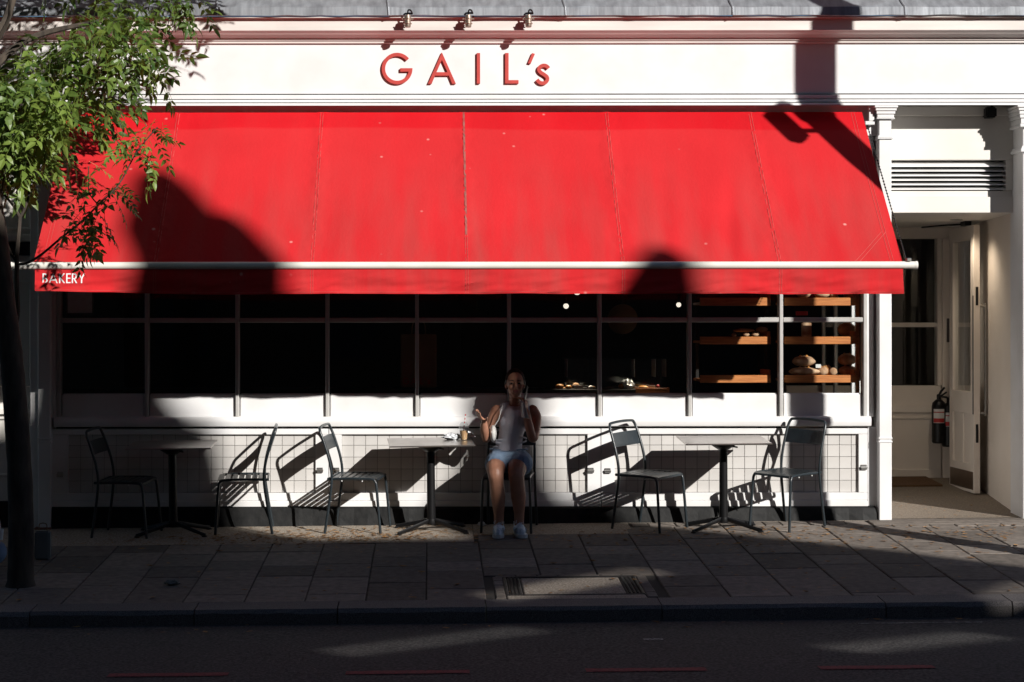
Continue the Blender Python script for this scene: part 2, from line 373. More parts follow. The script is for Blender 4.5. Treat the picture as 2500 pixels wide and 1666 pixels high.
GLY['G'] = (1.02, [arc(.5, .5, .5, 40, 360, 40) + [(1.0, .5), (1.0, .51), (.60, .51), (.60, .40), (.875, .40)] + arc(.5, .5, .388, -15, -320, 40)])
GLY['A'] = (0.95, [[(0, 0), (.125, 0), (.235, .27), (.705, .27), (.815, 0), (.94, 0), (.47, 1.05)], [(.285, .385), (.47, .80), (.655, .385)]])
GLY['I'] = (.12, [[(0, 0), (.12, 0), (.12, 1), (0, 1)]])
GLY['L'] = (.46, [[(0, 0), (.46, 0), (.46, .11), (.12, .11), (.12, 1), (0, 1)]])
GLY['E'] = (.46, [[(0, 0), (.46, 0), (.46, .12), (.13, .12), (.13, .45), (.43, .45), (.43, .56), (.13, .56), (.13, .88), (.46, .88), (.46, 1), (0, 1)]])
GLY['K'] = (.62, [[(0, 0), (.13, 0), (.13, .44), (.48, 0), (.64, 0), (.23, .52), (.60, 1), (.44, 1), (.13, .60), (.13, 1), (0, 1)]])
GLY['Y'] = (.66, [[(.27, 0), (.40, 0), (.40, .44), (.67, 1), (.53, 1), (.335, .57), (.14, 1), (0, 1), (.27, .44)]])
GLY['B'] = (.52, [[(0, 0), (.26, 0)] + arc(.26, .28, .26, -80, 70, 14, .28) + arc(.24, .77, .22, -70, 85, 14, .23) + [(.22, 1), (0, 1)],
                  [(.13, .12), (.13, .46), (.25, .46)] + arc(.25, .29, .14, 80, -80, 10, .17) + [(.25, .12)],
                  [(.13, .57), (.13, .88), (.22, .88)] + arc(.23, .725, .10, 80, -80, 10, .155) + [(.22, .57)]])
GLY['R'] = (.55, [[(0, 0), (.13, 0), (.13, .40), (.20, .40), (.42, 0), (.57, 0), (.33, .42)] + arc(.26, .71, .26, -65, 85, 16, .29) + [(.22, 1), (0, 1)],
                  [(.13, .51), (.13, .88), (.24, .88)] + arc(.25, .695, .13, 80, -80, 10, .185) + [(.24, .51)]])
GLY["'"] = (.2, [[(0, 0), (.09, -.02), (.23, .30), (.14, .33)]])
GLY['s'] = (.45, ribbon([(v.x, v.y) for v in cat_rom([(.42, .535), (.36, .60), (.26, .625), (.15, .58), (.11, .49), (.17, .40), (.28, .33), (.37, .25), (.375, .15), (.30, .075), (.20, .06), (.11, .10), (.05, .175)], 5)], .115))

exec_parts = []
# ================================================================== GROUND
KF, KB = -3.54, -3.28              # kerb front and back edge
def road_z(y):
    pts = [(-40, -.35), (-18.5, -.40), (-11, -.16), (-5.54, -.24), (KF, -.283), (2, -.5)]
    for (a, za), (b, zb) in zip(pts, pts[1:]):
        if a <= y <= b: return za + (zb - za) * (y - a) / (b - a)
    return -.35
mb = MB(); ys = [-40, -26, -18.5, -14, -11, -8, -6.5, -5.54, -4.5, KF + 0.02]
for y in ys: mb.v += [(-45, y, road_z(y) - 0.0), (45, y, road_z(y) + 0.0)]
mb.v = [(x, y, z + SLX * max(-8, min(8, x))) for x, y, z in mb.v]
xs = [-45, -8, 8, 45]; mb = MB()
for y in ys:
    for x in xs: mb.v.append((x, y, road_z(y) + SLX * max(-8, min(8, x))))
for i in range(len(ys) - 1):
    for k in range(3):
        a = i * 4 + k; mb.f.append((a, a + 1, a + 5, a + 4))
road = tag(mb.build('road', M['asphalt']), kind='structure')
def road_patch(name, m, x0, x1, y0, y1, lift=0.004):
    mb = MB(); n = 10; rng = random.Random(int(x0 * 1000))
    for i in range(n + 1):
        x = x0 + (x1 - x0) * i / n
        for y in (y0 + rng.uniform(-.006, .006), y1 + rng.uniform(-.006, .006)):
            mb.v.append((x, y, road_z(y) + SLX * x + lift))
    for i in range(n): mb.f.append((2 * i, 2 * i + 2, 2 * i + 3, 2 * i + 1))
    return mb.build(name, M[m], road)
for x0, x1 in ((-3.06, -2.42), (-1.77, -1.11), (-0.465, 0.215), (0.853, 1.515), (2.135, 2.765), (3.4, 4.05)):
    road_patch('red_dash', 'redline', x0, x1, -5.60, -5.49)
road_patch('white_mark', 'whiteline', 1.30, 1.42, -4.42, -4.36)
road_patch('white_mark', 'whiteline', 2.75, 3.55, -3.80, -3.78)  # thin pale streak painted in for a light reflection on the asphalt

# pavement: a tilted bed with slabs laid on it
mb = MB(); xs = [-45, -8, 8, 45]; ys = [KB - 0.01, 6]
for y in ys:
    for x in xs: mb.v.append((x, y, G(max(-8, min(8, x)), y) - 0.012))
for k in range(3): mb.f.append((k, k + 1, k + 5, k + 4))
pavement = tag(mb.build('pavement', M['joint']), kind='structure')
def flag(name, m, x0, x1, y0, y1, parent=None, h=0.0, gap=0.004, thick=0.03, dz=(0, 0, 0, 0)):
    """one stone lying on the slope, its top edges eased"""
    mb = MB(); x0 += gap; x1 -= gap; y0 += gap; y1 -= gap; e = 0.007
    def P(x, y, z, k): return (x, y, G(x, y) + z + h + dz[k])
    lo = [P(x0, y0, -thick, 0), P(x1, y0, -thick, 1), P(x1, y1, -thick, 2), P(x0, y1, -thick, 3)]
    mi = [P(x0, y0, -e * .7, 0), P(x1, y0, -e * .7, 1), P(x1, y1, -e * .7, 2), P(x0, y1, -e * .7, 3)]
    hi = [P(x0 + e, y0 + e, 0, 0), P(x1 - e, y0 + e, 0, 1), P(x1 - e, y1 - e, 0, 2), P(x0 + e, y1 - e, 0, 3)]
    mb.v = lo + mi + hi
    for b in (0, 4):
        for k in range(4): k2 = (k + 1) % 4; mb.f.append((b + k, b + k2, b + 4 + k2, b + 4 + k))
    mb.f.append((8, 9, 10, 11))
    return mb.build(name, M[m], parent or pavement)
rng = random.Random(11)
CV = (0.46, 1.52, -3.22, -2.40)     # hole for the access cover and its setts
ROWX = [(1040 - VX) / 364.5 + .4088 * k for k in range(-11, 14)]
ROWX = [-9, -8.2, -7.4, -6.7, -6.1, -5.6, -5.1] + [x for x in ROWX if x > -4.7] + [5.75, 6.3, 7, 8]
for a, b in zip(ROWX, ROWX[1:]):
    far = -0.93 if a < 0.3 else (-0.60 if a < 1.6 else -0.26)
    if a > 3.6: far = -0.40
    y = KB; first = True
    while y < far - 0.02:
        ln = rng.choice((.40, .41, .53, .62, .68)) if not first else rng.choice((.10, .26, .4, .55, .66))
        y1 = y + ln
        if far - y1 < .16: y1 = far
        hits = not (b <= CV[0] + .03 or a >= CV[1] - .03)
        if hits and y < CV[3] and y1 > CV[2] - .2:
            if y1 > CV[3] + .08: y = CV[3]
            else: y = max(y1, y); first = False; continue
        flag('paving_slab', 'slab', a, b, y, y1, h=rng.uniform(-.0025, .0025), dz=[rng.uniform(-.002, .002) for _ in range(4)])
        y = y1; first = False
# concrete strip against the shop, stretches of small setts, the paved threshold
def sheet(name, m, x0, x1, yfun, y1, h=0.0, parent=None):
    mb = MB(); n = 24
    for i in range(n + 1):
        x = x0 + (x1 - x0) * i / n
        for y in (yfun(x), y1): mb.v.append((x, y, G(x, y) + h))
    for i in range(n): mb.f.append((2 * i, 2 * i + 2, 2 * i + 3, 2 * i + 1))
    return mb.build(name, M[m], parent or pavement)
sheet('concrete_strip', 'concrete', -9, 0.35, lambda x: -0.925 + .012 * math.sin(9 * x), 0.1, -0.001)
sheet('concrete_strip', 'concrete', 0.354, 1.66, lambda x: -0.595, 0.1, -0.001)
x = 1.68
while x < 3.65:
    wd = rng.uniform(.10, .24); flag('paving_sett', 'slab', x, min(x + wd, 3.66), -0.255, -0.06, h=rng.uniform(-.002, .002)); x += wd
sheet('concrete_strip', 'concrete', 1.66, 3.70, lambda x: -0.055, 0.1, -0.002)
x = 3.67
while x < 5.6:
    wd = rng.uniform(.12, .3); flag('paving_sett', 'slab', x, x + wd, -0.395, -0.27, h=rng.uniform(-.002, .002)); x += wd
flag('threshold_slab', 'slab', 3.68, 6.4, -0.265, -0.13, gap=.002); flag('threshold_slab', 'slab', 3.68, 6.4, -0.128, 0.02, gap=.002)
sheet('entrance_floor', 'floor', 3.6, 5.6, lambda x: 0.02, 3.0, 0.001)
# kerb
kerb = tag(thing('kerb', None, None), kind='structure')
KX = [-9, -7.6, -6.3, -5.0, -3.75, -2.63, -1.55, -.61, .366, 1.52, 2.99, 3.82, 5.0, 6.2, 7.5, 9]
for a, b in zip(KX, KX[1:]):
    mb = MB(); g = .004; n = 8; rr = random.Random(int(a * 100)); ring = []
    for i in range(n + 1):
        x = a + g + (b - a - 2 * g) * i / n; j = rr.uniform(-.006, .006)
        zt = G(x, KF) + .004
        ring.append([(x, KF + j, -.45 + SLX * x), (x, KF + j, zt - .03 + rr.uniform(-.006, .006)), (x, KF + .022 + j, zt - .003), (x, KB, G(x, KB) + .002), (x, KB, -.45)])
    for r_ in ring: mb.v += r_
    for i in range(n):
        for k in range(4): q = i * 5 + k; mb.f.append((q, q + 5, q + 6, q + 1))
    mb.f.append(tuple(range(5))); mb.f.append(tuple(n * 5 + k for k in range(5))[::-1])
    mb.build('kerb_stone', M['granite'], kerb)
# far pavement
mb = MB(); mb.box(-45, 45, -18.95, -18.4, -.45, -.20); tag(mb.build('far_pavement', M['slab']), kind='structure')
mb = MB(); mb.box(-45, 45, -45, -18.95, -.5, -.19); tag(mb.build('far_ground', M['slab']), kind='structure')

# access cover let into the pavement
cov = thing('access_cover', 'rectangular recessed access cover with studded metal ends in the pavement by the kerb', 'access cover')
ax0, ax1, ay0, ay1 = .515, 1.46, -3.14, -2.455
def gbox(name, m, x0, x1, y0, y1, top, parent, gap=0): return flag(name, m, x0, x1, y0, y1, parent, h=top, gap=gap, thick=.04)
for a, b, c, d in ((ax0, ax1, ay0, ay0 + .022), (ax0, ax1, ay1 - .022, ay1), (ax0, ax0 + .022, ay0 + .024, ay1 - .024), (ax1 - .022, ax1, ay0 + .024, ay1 - .024)):
    gbox('frame', 'iron', a, b, c, d, .003, cov)
gbox('lid', 'concrete', ax0 + .125, ax1 - .125, ay0 + .03, ay1 - .05, -.002, cov)
for sx in (ax0 + .028, ax1 - .12):
    e = gbox('end_plate', 'iron', sx, sx + .09, ay0 + .03, ay1 - .03, -.003, cov)
    mb = MB()
    for i in range(3):
        for j in range(13):
            cx, cy = sx + .018 + i * .027, ay0 + .06 + j * .047; z = G(cx, cy)
            mb.bbox(cx - .008, cx + .008, cy - .01, cy + .01, z - .006, z + .006, .003)
    mb.build('stud', M['iron'], e)['kind'] = 'stuff'
# setts that frame it
for i in range(7):
    a = CV[0] + i * .151; flag('paving_sett', 'slab', a, a + .151, ay1 + .002, CV[3] + .02, h=rng.uniform(-.003, .002))
for i in range(5):
    a = CV[2] + i * .155
    flag('paving_sett', 'slab', CV[0] - .02, ax0, a, a + .155, h=rng.uniform(-.003, .002)); flag('paving_sett', 'slab', ax1, CV[1] + .02, a, a + .155, h=rng.uniform(-.003, .002))
flag('paving_sett', 'concrete', ax0, ax1, KB, ay0 - .002)

# ================================================================== THE SHOP
shop = thing('bakery_shopfront', 'white painted bakery shopfront with tiled stall riser and long window under a red awning', 'building')
def strip(name, m, prof_px, x0, x1, parent=shop):
    """horizontal moulding: profile of (Y, photo row) pairs swept along the front"""
    mb = MB(); mb.sweepx([(Y, Z_(py, Y)) for Y, py in prof_px], x0, x1); return mb.build(name, M[m], parent)
XL, XR = -7.5, 7.5
strip('fascia_board', 'white', [(-.02, 107), (-.02, 229), (.3, 229.1), (.3, 107)], XL, XR)
strip('cornice', 'pink', [(-.165, 47), (-.165, 74.5), (-.150, 76), (-.130, 81), (-.095, 85), (-.078, 90), (-.070, 92.5), (-.058, 93), (-.056, 99), (-.044, 99.6), (-.042, 105.5), (-.0205, 107.4), (.3, 107), (.3, 47)], XL, XR)
strip('eaves_fillet', 'pink', [(-.205, 40.5), (-.205, 43.5), (-.18, 44), (-.176, 47.3), (.3, 47.4), (.3, 40)], XL, XR)
strip('architrave', 'white', [(.010, 229.2), (.010, 232.2), (-.036, 232.4), (-.040, 234), (-.040, 241.6), (-.022, 241.8), (-.022, 244), (-.044, 244.2), (-.050, 246), (-.052, 249.8), (-.032, 250), (-.032, 252.2), (-.060, 252.4), (-.070, 254), (-.072, 258), (.32, 257), (.32, 229.2)], XL, XR)
lx = [X_(v, -.17) for v in (-1560, -1140, -722, -303, 116, 533, 950, 1380, 1787, 2206, 2625, 3040)]
for a, b in zip(lx, lx[1:]):
    mb = MB(); n = 10; rr = random.Random(int(a * 77))
    prof = [(-.21, 41.5), (-.228, 40.5), (-.226, 21), (-.212, 18.5), (-.13, 2), (.10, -40), (.36, -75), (.36, -40)]
    pts = [(Y, Z_(py, -.17)) for Y, py in prof]
    for i in range(n + 1):
        x = a + .003 + (b - a + .022) * i / n
        for k, (y, z) in enumerate(pts):
            mb.v.append((x, y - (.006 if i >= n - 0 else 0) + rr.uniform(-.004, .004), z + (rr.uniform(-.004, .004) if k < 4 else 0)))
    m_ = len(pts)
    for i in range(n):
        for k in range(m_): k2 = (k + 1) % m_; mb.f.append((i * m_ + k, (i + 1) * m_ + k, (i + 1) * m_ + k2, i * m_ + k2))
    mb.build('lead_sheet', M['lead'], shop)
    mb = MB(); mb.tube([(a, -.232, Z_(41, -.17)), (a - .004, -.23, Z_(21, -.17)), (a - .012, -.15, Z_(4, -.17)), (a - .02, .1, Z_(-40, -.17))], .010, 6); mb.build('lead_roll', M['lead'], shop)
# upper storey (out of the frame, above the lead)
bx('upper_wall', 'redbrick', shop, XL, XR, .36, .6, 4.5, 9.0, .01)
for wx in (-4.6, -1.6, 1.4, 4.4):
    wdw = bx('upper_window', 'white', shop, wx - .55, wx + .55, .33, .358, 5.2, 7.2); bx('dark_backing', 'inside', wdw, wx - .46, wx + .46, .3265, .3290, 5.3, 7.1, .0005); bx('pane', 'glass', wdw, wx - .46, wx + .46, .319, .3255, 5.3, 7.1, .0005)  # dark backing stands in for the unlit room behind the glass

# pilasters
def pilaster(x0, x1, yb, zb, caps, neck, low):
    mb = MB(); mb.bbox(x0, x1, -.04, yb, zb, Z_(258.5, -.04), .006); p = mb.build('pilaster', M['white'], shop)
    cap = MB()
    for (py0, py1, e) in caps: cap.bbox(x0 - e, x1 + e, -.04 - e, yb - .01, Z_(py1, -.06), Z_(py0, -.06), .004)
    cap.build('capital', M['white'], p)
    nk = MB()
    for (py0, py1, e) in neck: nk.bbox(x0 - e, x1 + e, -.04 - e, yb - .012, Z_(py1, -.05), Z_(py0, -.05), .004)
    nk.build('collar', M['white'], p)
    bd = MB()
    for py0, py1 in low: bd.bbox(x0 - .006, x1 + .006, -.046, yb - .014, Z_(py1, -.04), Z_(py0, -.04), .003)
    bd.build('base_band', M['white'], p)
    return p
caps = [(259.5, 265, .045), (265.4, 272, .035), (272.4, 280, .026), (280.4, 288, .018), (288.3, 292, .024)]
neck = [(332.5, 337, .010), (337.3, 341, .014)]
low = [(1069.5, 1073.5), (1078, 1082)]
pilaster(X_(92, -.04), X_(123, -.04), .22, G(-3.3, 0) - .05, caps, neck, low)
pilaster(X_(2146, -.04), X_(2177, -.04), .20, G(3.8, 0) - .05, caps, neck, low)
pilaster(X_(2497, -.04), X_(2560, -.04), .30, G(5, 0) - .05,
         [(258.8, 265, .06), (265.3, 272, .05), (272.3, 281, .04), (281.3, 290, .034), (290.3, 304, .024), (304.3, 312, .03)], [(358, 364, .012), (364.3, 373, .022)], [])
# red brick footing seen under the left pilaster
bx('footing', 'redbrick', shop, -3.33, -3.19, -.07, .1, G(-3.3, 0) - .05, G(-3.3, 0) + .012)

# window
WX = [143, 358, 579, 799, 1018, 1243, 1464, 1684, 1907, 2112]
ML = [X_(v, .03) for v in WX]
SILL_T, RIS_T, TR0, TR1, HEAD = Z_(1020, .02), Z_(961, .06), Z_(788, .035), Z_(776, .035), 3.28
win = thing('shop_window', None, None); win.parent = shop
bx('jamb', 'white', win, ML[0] - .10, ML[0] - .02, .03, .2, SILL_T, HEAD); bx('jamb', 'white', win, ML[-1] + .02, ML[-1] + .075, .05, .2, SILL_T, HEAD)
bx('jamb', 'white', win, ML[0] - .2, ML[0] - .102, .06, .2, SILL_T, HEAD); bx('jamb', 'white', win, ML[-1] + .077, X_(2146, -.04), .10, .2, SILL_T, HEAD)
for i, x in enumerate(ML):
    bx('mullion', 'bars', win, x - .016, x + .016, .022, .13, SILL_T, HEAD, .006)
    if i == len(ML) - 1: break
    a, b = x + .016, ML[i + 1] - .016
    bx('transom', 'bars', win, a, b, .028, .125, TR0, TR1, .006)
    bx('pane', 'glass', win, a, b, .085, .091, RIS_T, TR0, .0005); bx('pane', 'glass', win, a, b, .085, .091, TR1, HEAD, .0005)
    mb = MB(); mb.bbox(a + .004, b - .004, .055, .14, SILL_T, RIS_T, .010, 2); mb.build('riser_panel', M['white'], win)
bx('window_head', 'white', shop, ML[0] - .2, X_(2146, -.04), .03, .2, HEAD, Z_(257, .3) - .01)
# sill with a rounded nose
mb = MB(); zt, zb = Z_(1018, .0), Z_(1042, .0); q = (zt - zb)
mb.sweepx([(.16, zt + .008), (.02, zt), (.006, zt - .008), (-.003, zt - q * .35), (-.004, zt - q * .6), (.003, zb + .004), (.012, zb), (.02, zb - .002), (.16, zb)], X_(125, -.1), X_(2134, -.1))
mb.build('sill', M['white'], shop, smooth=True)

# tiled stall riser: three panels, each with its frame, tiles and catches
def latch(par, px, py):
    mb = MB(); x = X_(px, .04); z = Z_(py, .04)
    mb.bbox(x - .026, x + .026, .018, .036, z - .02, z - .002, .002); mb.bbox(x - .024, x + .024, .026, .036, z + .002, z + .022, .002)
    mb.tube([(x - .028, .022, z), (x + .028, .022, z)], .008, 8); mb.build('catch', M['steel'], par)
tile_me = {}
def tiled(x0, x1, t0, t1, lat):
    y = .036
    X0, X1, T0, T1 = X_(x0, y), X_(x1, y), X_(t0, y), X_(t1, y)
    zt, zb, Zt, Zb = Z_(1047, y), Z_(1238, y), Z_(1061, y), Z_(1203.5, y)
    par = thing('tiled_panel', None, None); par.parent = shop
    bx('top_rail', 'white', par, X0, X1, y, .12, Zt, zt); bx('bottom_rail', 'white', par, X0, X1, y, .12, Zb - .001, Z_(1222, y) - .001)
    bx('bottom_rail', 'white', par, X0, X1, y - .012, .12, zb, Z_(1222, y) - .002, .005)
    bx('stile', 'white', par, X0, T0, y, .12, Zb, Zt - .001, .002); bx('stile', 'white', par, T1, X1, y, .12, Zb, Zt - .001, .002)
    bx('backing', 'grout', par, T0, T1, .0705, .115, Zb, Zt, .0005)
    nx, nz = 21, 5; dx = .1005; pz = (Zt - Zb); hs = [pz - 4 * .1, .1, .1, .1, .1]; z = Zt
    first = (T1 - T0) - 20 * dx
    for r in range(5):
        z2 = z - hs[r]; x = T0
        for c in range(21):
            wd = dx if c < 20 else first
            key = (round(wd, 3), round(hs[r], 3))
            if key not in tile_me:
                mb = MB(); mb.bbox(-wd / 2 + .0016, wd / 2 - .0016, -.006, .0, -hs[r] / 2 + .0016, hs[r] / 2 - .0016, .0018); tile_me[key] = mb.mesh('tile', M['tile'])
            inst('tile', tile_me[key], par, (x + wd / 2, .0700 + rng.uniform(-.0006, .0006), (z + z2) / 2), (rng.uniform(-.005, .005), 0, rng.uniform(-.005, .005)))
            x += wd
        z = z2
    for q in lat: latch(par, *q)
tiled(125, 801.5, 166, 770, [(147, 1158), (781, 1148)])
tiled(803, 1466, 834, 1434, [(821, 1148), (1442, 1149)])
tiled(1467.5, 2118, 1500, 2096, [(1483, 1150), (2108, 1142)])
# black plinth
mb = MB(); n = 60; rr = random.Random(5); a0, a1 = X_(123.5, -.03), X_(2141, -.03)
for i in range(n + 1):
    x = a0 + (a1 - a0) * i / n; j = rr.uniform(-.004, .004); zt = Z_(1238.5, .0)
    mb.v += [(x, .14, zt + .004), (x, .02 + j, zt + .003), (x, .0 + j, zt - .012), (x, -.015 + j, G(x, 0) + .06), (x, -.035 + 2 * j, G(x, 0) - .03)]
for i in range(n):
    for k in range(4): q = i * 5 + k; mb.f.append((q, q + 5, q + 6, q + 1))
mb.f.append((0, 1, 2, 3, 4)); mb.f.append(tuple(n * 5 + k for k in range(5))[::-1])
mb.build('plinth', M['black'], shop)
bx('tie_block', 'white', shop, X_(2118.5, .06), X_(2145, .06), .05, .2, G(3.7, 0), Z_(1044, 0) - .004)

# shop room behind the glass, its darkness put into the wall colour
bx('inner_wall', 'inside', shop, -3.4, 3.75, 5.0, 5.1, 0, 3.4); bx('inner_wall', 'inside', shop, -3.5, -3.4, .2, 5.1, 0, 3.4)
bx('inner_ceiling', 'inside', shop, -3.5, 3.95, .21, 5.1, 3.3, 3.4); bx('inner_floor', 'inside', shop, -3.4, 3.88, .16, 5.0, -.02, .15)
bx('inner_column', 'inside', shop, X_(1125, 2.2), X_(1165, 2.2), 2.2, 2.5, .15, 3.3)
# awning recess (dark slot under the architrave)
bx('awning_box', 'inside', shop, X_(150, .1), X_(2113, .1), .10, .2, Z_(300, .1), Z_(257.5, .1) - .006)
mb = MB(); mb.bbox(X_(2113, -.03), X_(2136, -.03), -.03, .1, Z_(306, -.03), Z_(297, -.03), .003); mb.bbox(X_(2122, -.03), X_(2136, -.03), -.03, .1, Z_(297, -.03) + .001, Z_(258.6, -.03), .003)
mb.build('awning_bracket_board', M['white'], shop)

# entrance recess on the right
LP = .22
ENT = thing('entrance', None, None); ENT.parent = shop
bx('lintel_panel', 'cream', ENT, 3.86, 5.03, LP, LP + .1, Z_(392, LP), 3.62)
bx('lintel_panel', 'cream', ENT, 3.86, 5.03, LP, LP + .1, Z_(521, LP), Z_(482, LP) - .002)
bx('lintel_bead', 'cream', ENT, 3.86, 5.03, LP - .03, LP - .002, Z_(285, LP), Z_(262, LP))
bx('vent_frame', 'cream', ENT, 3.86, 5.02, LP + .02, LP + .12, Z_(482, LP), Z_(467, LP), .002)
bx('vent_frame', 'cream', ENT, X_(2457, LP), 5.02, LP + .002, LP + .12, Z_(466.5, LP), Z_(392.5, LP), .002)
bx('vent_back', 'inside', ENT, 3.86, X_(2457, LP), LP + .09, LP + .11, Z_(467, LP), Z_(392, LP))
sl = [393, 409.5, 421, 432.4, 443.4, 454.4, 465.5]
for a, b in zip(sl, sl[1:]):
    mb = MB(); x0, x1 = 3.86, X_(2456.5, LP); za, zb = Z_(a, LP) - .006, Z_(b, LP) + .003
    mb.sweepx([(LP + .07, za), (LP + .006, zb + .006), (LP + .004, zb), (LP + .012, zb), (LP + .076, za - .006)], x0, x1); mb.build('vent_slat', M['white'], ENT)
CZ = 2.643
bx('entrance_ceiling', 'cream', ENT, 3.86, 5.6, LP + .10, 2.7, CZ, CZ + .08)
# right side wall, splayed slightly
mb = MB(); pts = [(5.02, .30), (5.25, 2.65), (5.6, 2.65), (5.6, .30)]; mb.prism(pts, G(5, 0) - .05, CZ); mb.build('entrance_side_wall', M['door'], ENT)
bx('cover_strip', 'door', ENT, 5.012, 5.03, .302, .330, G(5, .3), CZ, .003)
# back wall with window
YB = 2.6; sB = lambda v: X_(v, YB)
zw0, zw1 = Z_(943, YB), Z_(584, YB)
bx('back_wall', 'door', ENT, 3.5, sB(2297), YB, YB + .1, G(4.5, 2.6) - .05, zw0); bx('back_wall', 'door', ENT, 3.5, 5.35, YB, YB + .1, zw1, CZ)
bx('back_wall', 'door', ENT, sB(2288), sB(2299), YB - .01, YB + .1, zw0 + .001, zw1 - .001); bx('door_jamb', 'door', ENT, sB(2299) + .002, 5.35, YB - .03, YB + .1, .1, zw1 - .002)
bx('dado_rail', 'door', ENT, 3.9, sB(2297), YB - .02, YB - .001, Z_(1008, YB), Z_(990, YB)); bx('dado_rail', 'door', ENT, 3.9, sB(2297), YB - .012, YB - .001, Z_(1024, YB), Z_(1019, YB))
bx('skirting', 'door', ENT, 3.9, sB(2297), YB - .02, YB - .001, G(4.5, 2.6) - .02, Z_(1147, YB))
bx('back_transom', 'door', ENT, 3.9, sB(2288), YB + .005, YB + .08, Z_(800, YB), Z_(789, YB))
bx('back_pane', 'glass', ENT, 3.9, sB(2288), YB + .04, YB + .046, zw0, zw1, .0005)
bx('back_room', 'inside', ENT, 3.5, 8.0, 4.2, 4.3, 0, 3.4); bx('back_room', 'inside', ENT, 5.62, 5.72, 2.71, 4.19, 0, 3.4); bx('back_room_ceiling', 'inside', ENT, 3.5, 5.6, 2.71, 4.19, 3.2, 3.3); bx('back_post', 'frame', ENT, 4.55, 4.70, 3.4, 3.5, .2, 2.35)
bx('push_plate', 'frame', ENT, sB(2309), sB(2318), YB - .042, YB - .031, Z_(837, YB), Z_(779, YB))
# side glazing between window and recess, seen edge on through the shop window
for Y0, wd in ((.22, .03), (.80, .018), (.90, .018), (1.00, .018), (1.27, .045), (2.0, .06), (2.55, .04)):
    bx('side_mullion', 'white', ENT, 3.845, 3.875, Y0, Y0 + wd, .95, CZ, .003)
bx('side_riser', 'white', ENT, 3.845, 3.885, .21, 2.6, .05, .949); bx('side_header', 'inside', ENT, 3.845, 3.875, .21, 2.6, CZ + .002, 3.3)
bx('side_pane', 'glass', ENT, 3.857, 3.862, .25, 2.6, .95, CZ, .0005)
# door, swung open against the side wall: hinged at the back
A, B = Vector((4.972, 2.12, 0)), Vector((4.985, 1.36, 0)); dz0, dz1 = .135, 2.60
dr = thing('door', None, None); dr.parent = shop; dr.location = A; dr.rotation_euler = (0, 0, math.atan2((B - A).y, (B - A).x))
LW = (B - A).length; T = .058
# local: x along the leaf from hinge, y>0 towards the side wall
def dbox(name, m, x0, x1, y0, y1, z0, z1, b=.003): return bx(name, m, dr, x0, x1, y0, y1, z0, z1, b)
gz0, gz1 = 1.065, 2.47
dbox('stile', 'door', 0, .11, 0, T, dz0, dz1); dbox('stile', 'door', LW - .10, LW, 0, T, dz0, dz1)
dbox('rail', 'door', .111, LW - .101, 0.001, T - .001, gz1, dz1); dbox('rail', 'door', .111, LW - .101, .001, T - .001, .86, gz0)
dbox('rail', 'door', .111, LW - .101, .001, T - .001, dz0, .40); dbox('lower_panel', 'door', .111, LW - .101, .016, T - .016, .401, .859)
dbox('centre_stile', 'door', LW / 2 - .045, LW / 2 + .045, .002, T - .002, .402, .858)
dbox('pane', 'glass', .111, LW - .101, T / 2 - .004, T / 2 + .004, gz0, gz1, .0005)
dbox('kick_plate', 'kick', .03, LW - .02, -.003, -.0005, dz0 + .03, .33, .0008)
for z in (1.86, .60): dbox('lock_plate', 'blackmetal', LW + .0005, LW + .004, .018, .042, z, z + .17, .0015)
dbox('edge_strip', 'frame', LW - .022, LW - .002, -.006, -.0005, .86, 1.95, .001)
mb = MB(); mb.tube(cat_rom([(LW - .06, T + .002, .87), (LW - .06, T + .055, .875), (LW - .06, T + .068, .93), (LW - .06, T + .068, 1.80), (LW - .06, T + .055, 1.855), (LW - .06, T + .002, 1.86)], 4), .014, 10); mb.build('pull_handle', M['steel'], dr, True)
# local y>0 must point to +X: leaf runs towards -Y so +y is +X already
mb = MB(); mb.tube([(.55, .02, dz1 + .02), (.25, -.16, dz1 + .02), (-.05, -.25, dz1 + .02)], .008, 6); mb.bbox(.45, .60, -.03, .03, dz1 + .001, dz1 + .045); mb.build('closer', M['blackmetal'], dr)
# ceiling downlight
dl = thing('downlight', 'small lit downlight in the entrance ceiling', 'light', (X_(2335, 1.25), 1.25, CZ))
mb = MB(); mb.lathe([(.055, -.001), (.055, -.006), (.042, -.008)], seg=20); mb.build('trim', M['steel'], dl)
mb = MB(); mb.lathe([(.040, -.003), (.040, -.007), (.001, -.008)], seg=20); mb.build('lens', emit('downlight_glow', (1, .8, .5), 4), dl)
ld = bpy.data.lights.new('downlight_beam', 'SPOT'); ld.energy = 20; ld.spot_size = R(130); ld.spot_blend = .9; ld.color = (1, .84, .64); ld.shadow_soft_size = .04
o = bpy.data.objects.new('downlight_beam', ld); C.objects.link(o); o.location = (X_(2335, 1.25), 1.25, CZ - .03)
mat_ = thing('door_mat', 'brown coir door mat at the back of the entrance', 'mat')
mb = MB(); x0, x1, y0, y1 = 3.92, 4.86, 1.95, 2.56
mb.v = [(x, y, G(x, y) + h) for h in (.002, .02) for x, y in ((x0, y0), (x1, y0), (x1, y1), (x0, y1))]
mb.f = [(4, 5, 6, 7), (0, 1, 5, 4), (1, 2, 6, 5), (2, 3, 7, 6), (3, 0, 4, 7)]; mb.build('coir_pile', M['coir'], mat_)

# loudspeaker under the soffit
spk = thing('loudspeaker', 'small black cube loudspeaker under the soffit above the entrance', 'speaker')
mb = MB(); mb.bbox(X_(2408, .12), X_(2435, .12), .12, .25, Z_(288, .12), Z_(262, .12), .012, 2); mb.build('housing', M['blackmetal'], spk)
bx('bracket', 'blackmetal', spk, X_(2418, .2), X_(2424, .2), .17, .19, Z_(262, .12) + .001, 3.60)

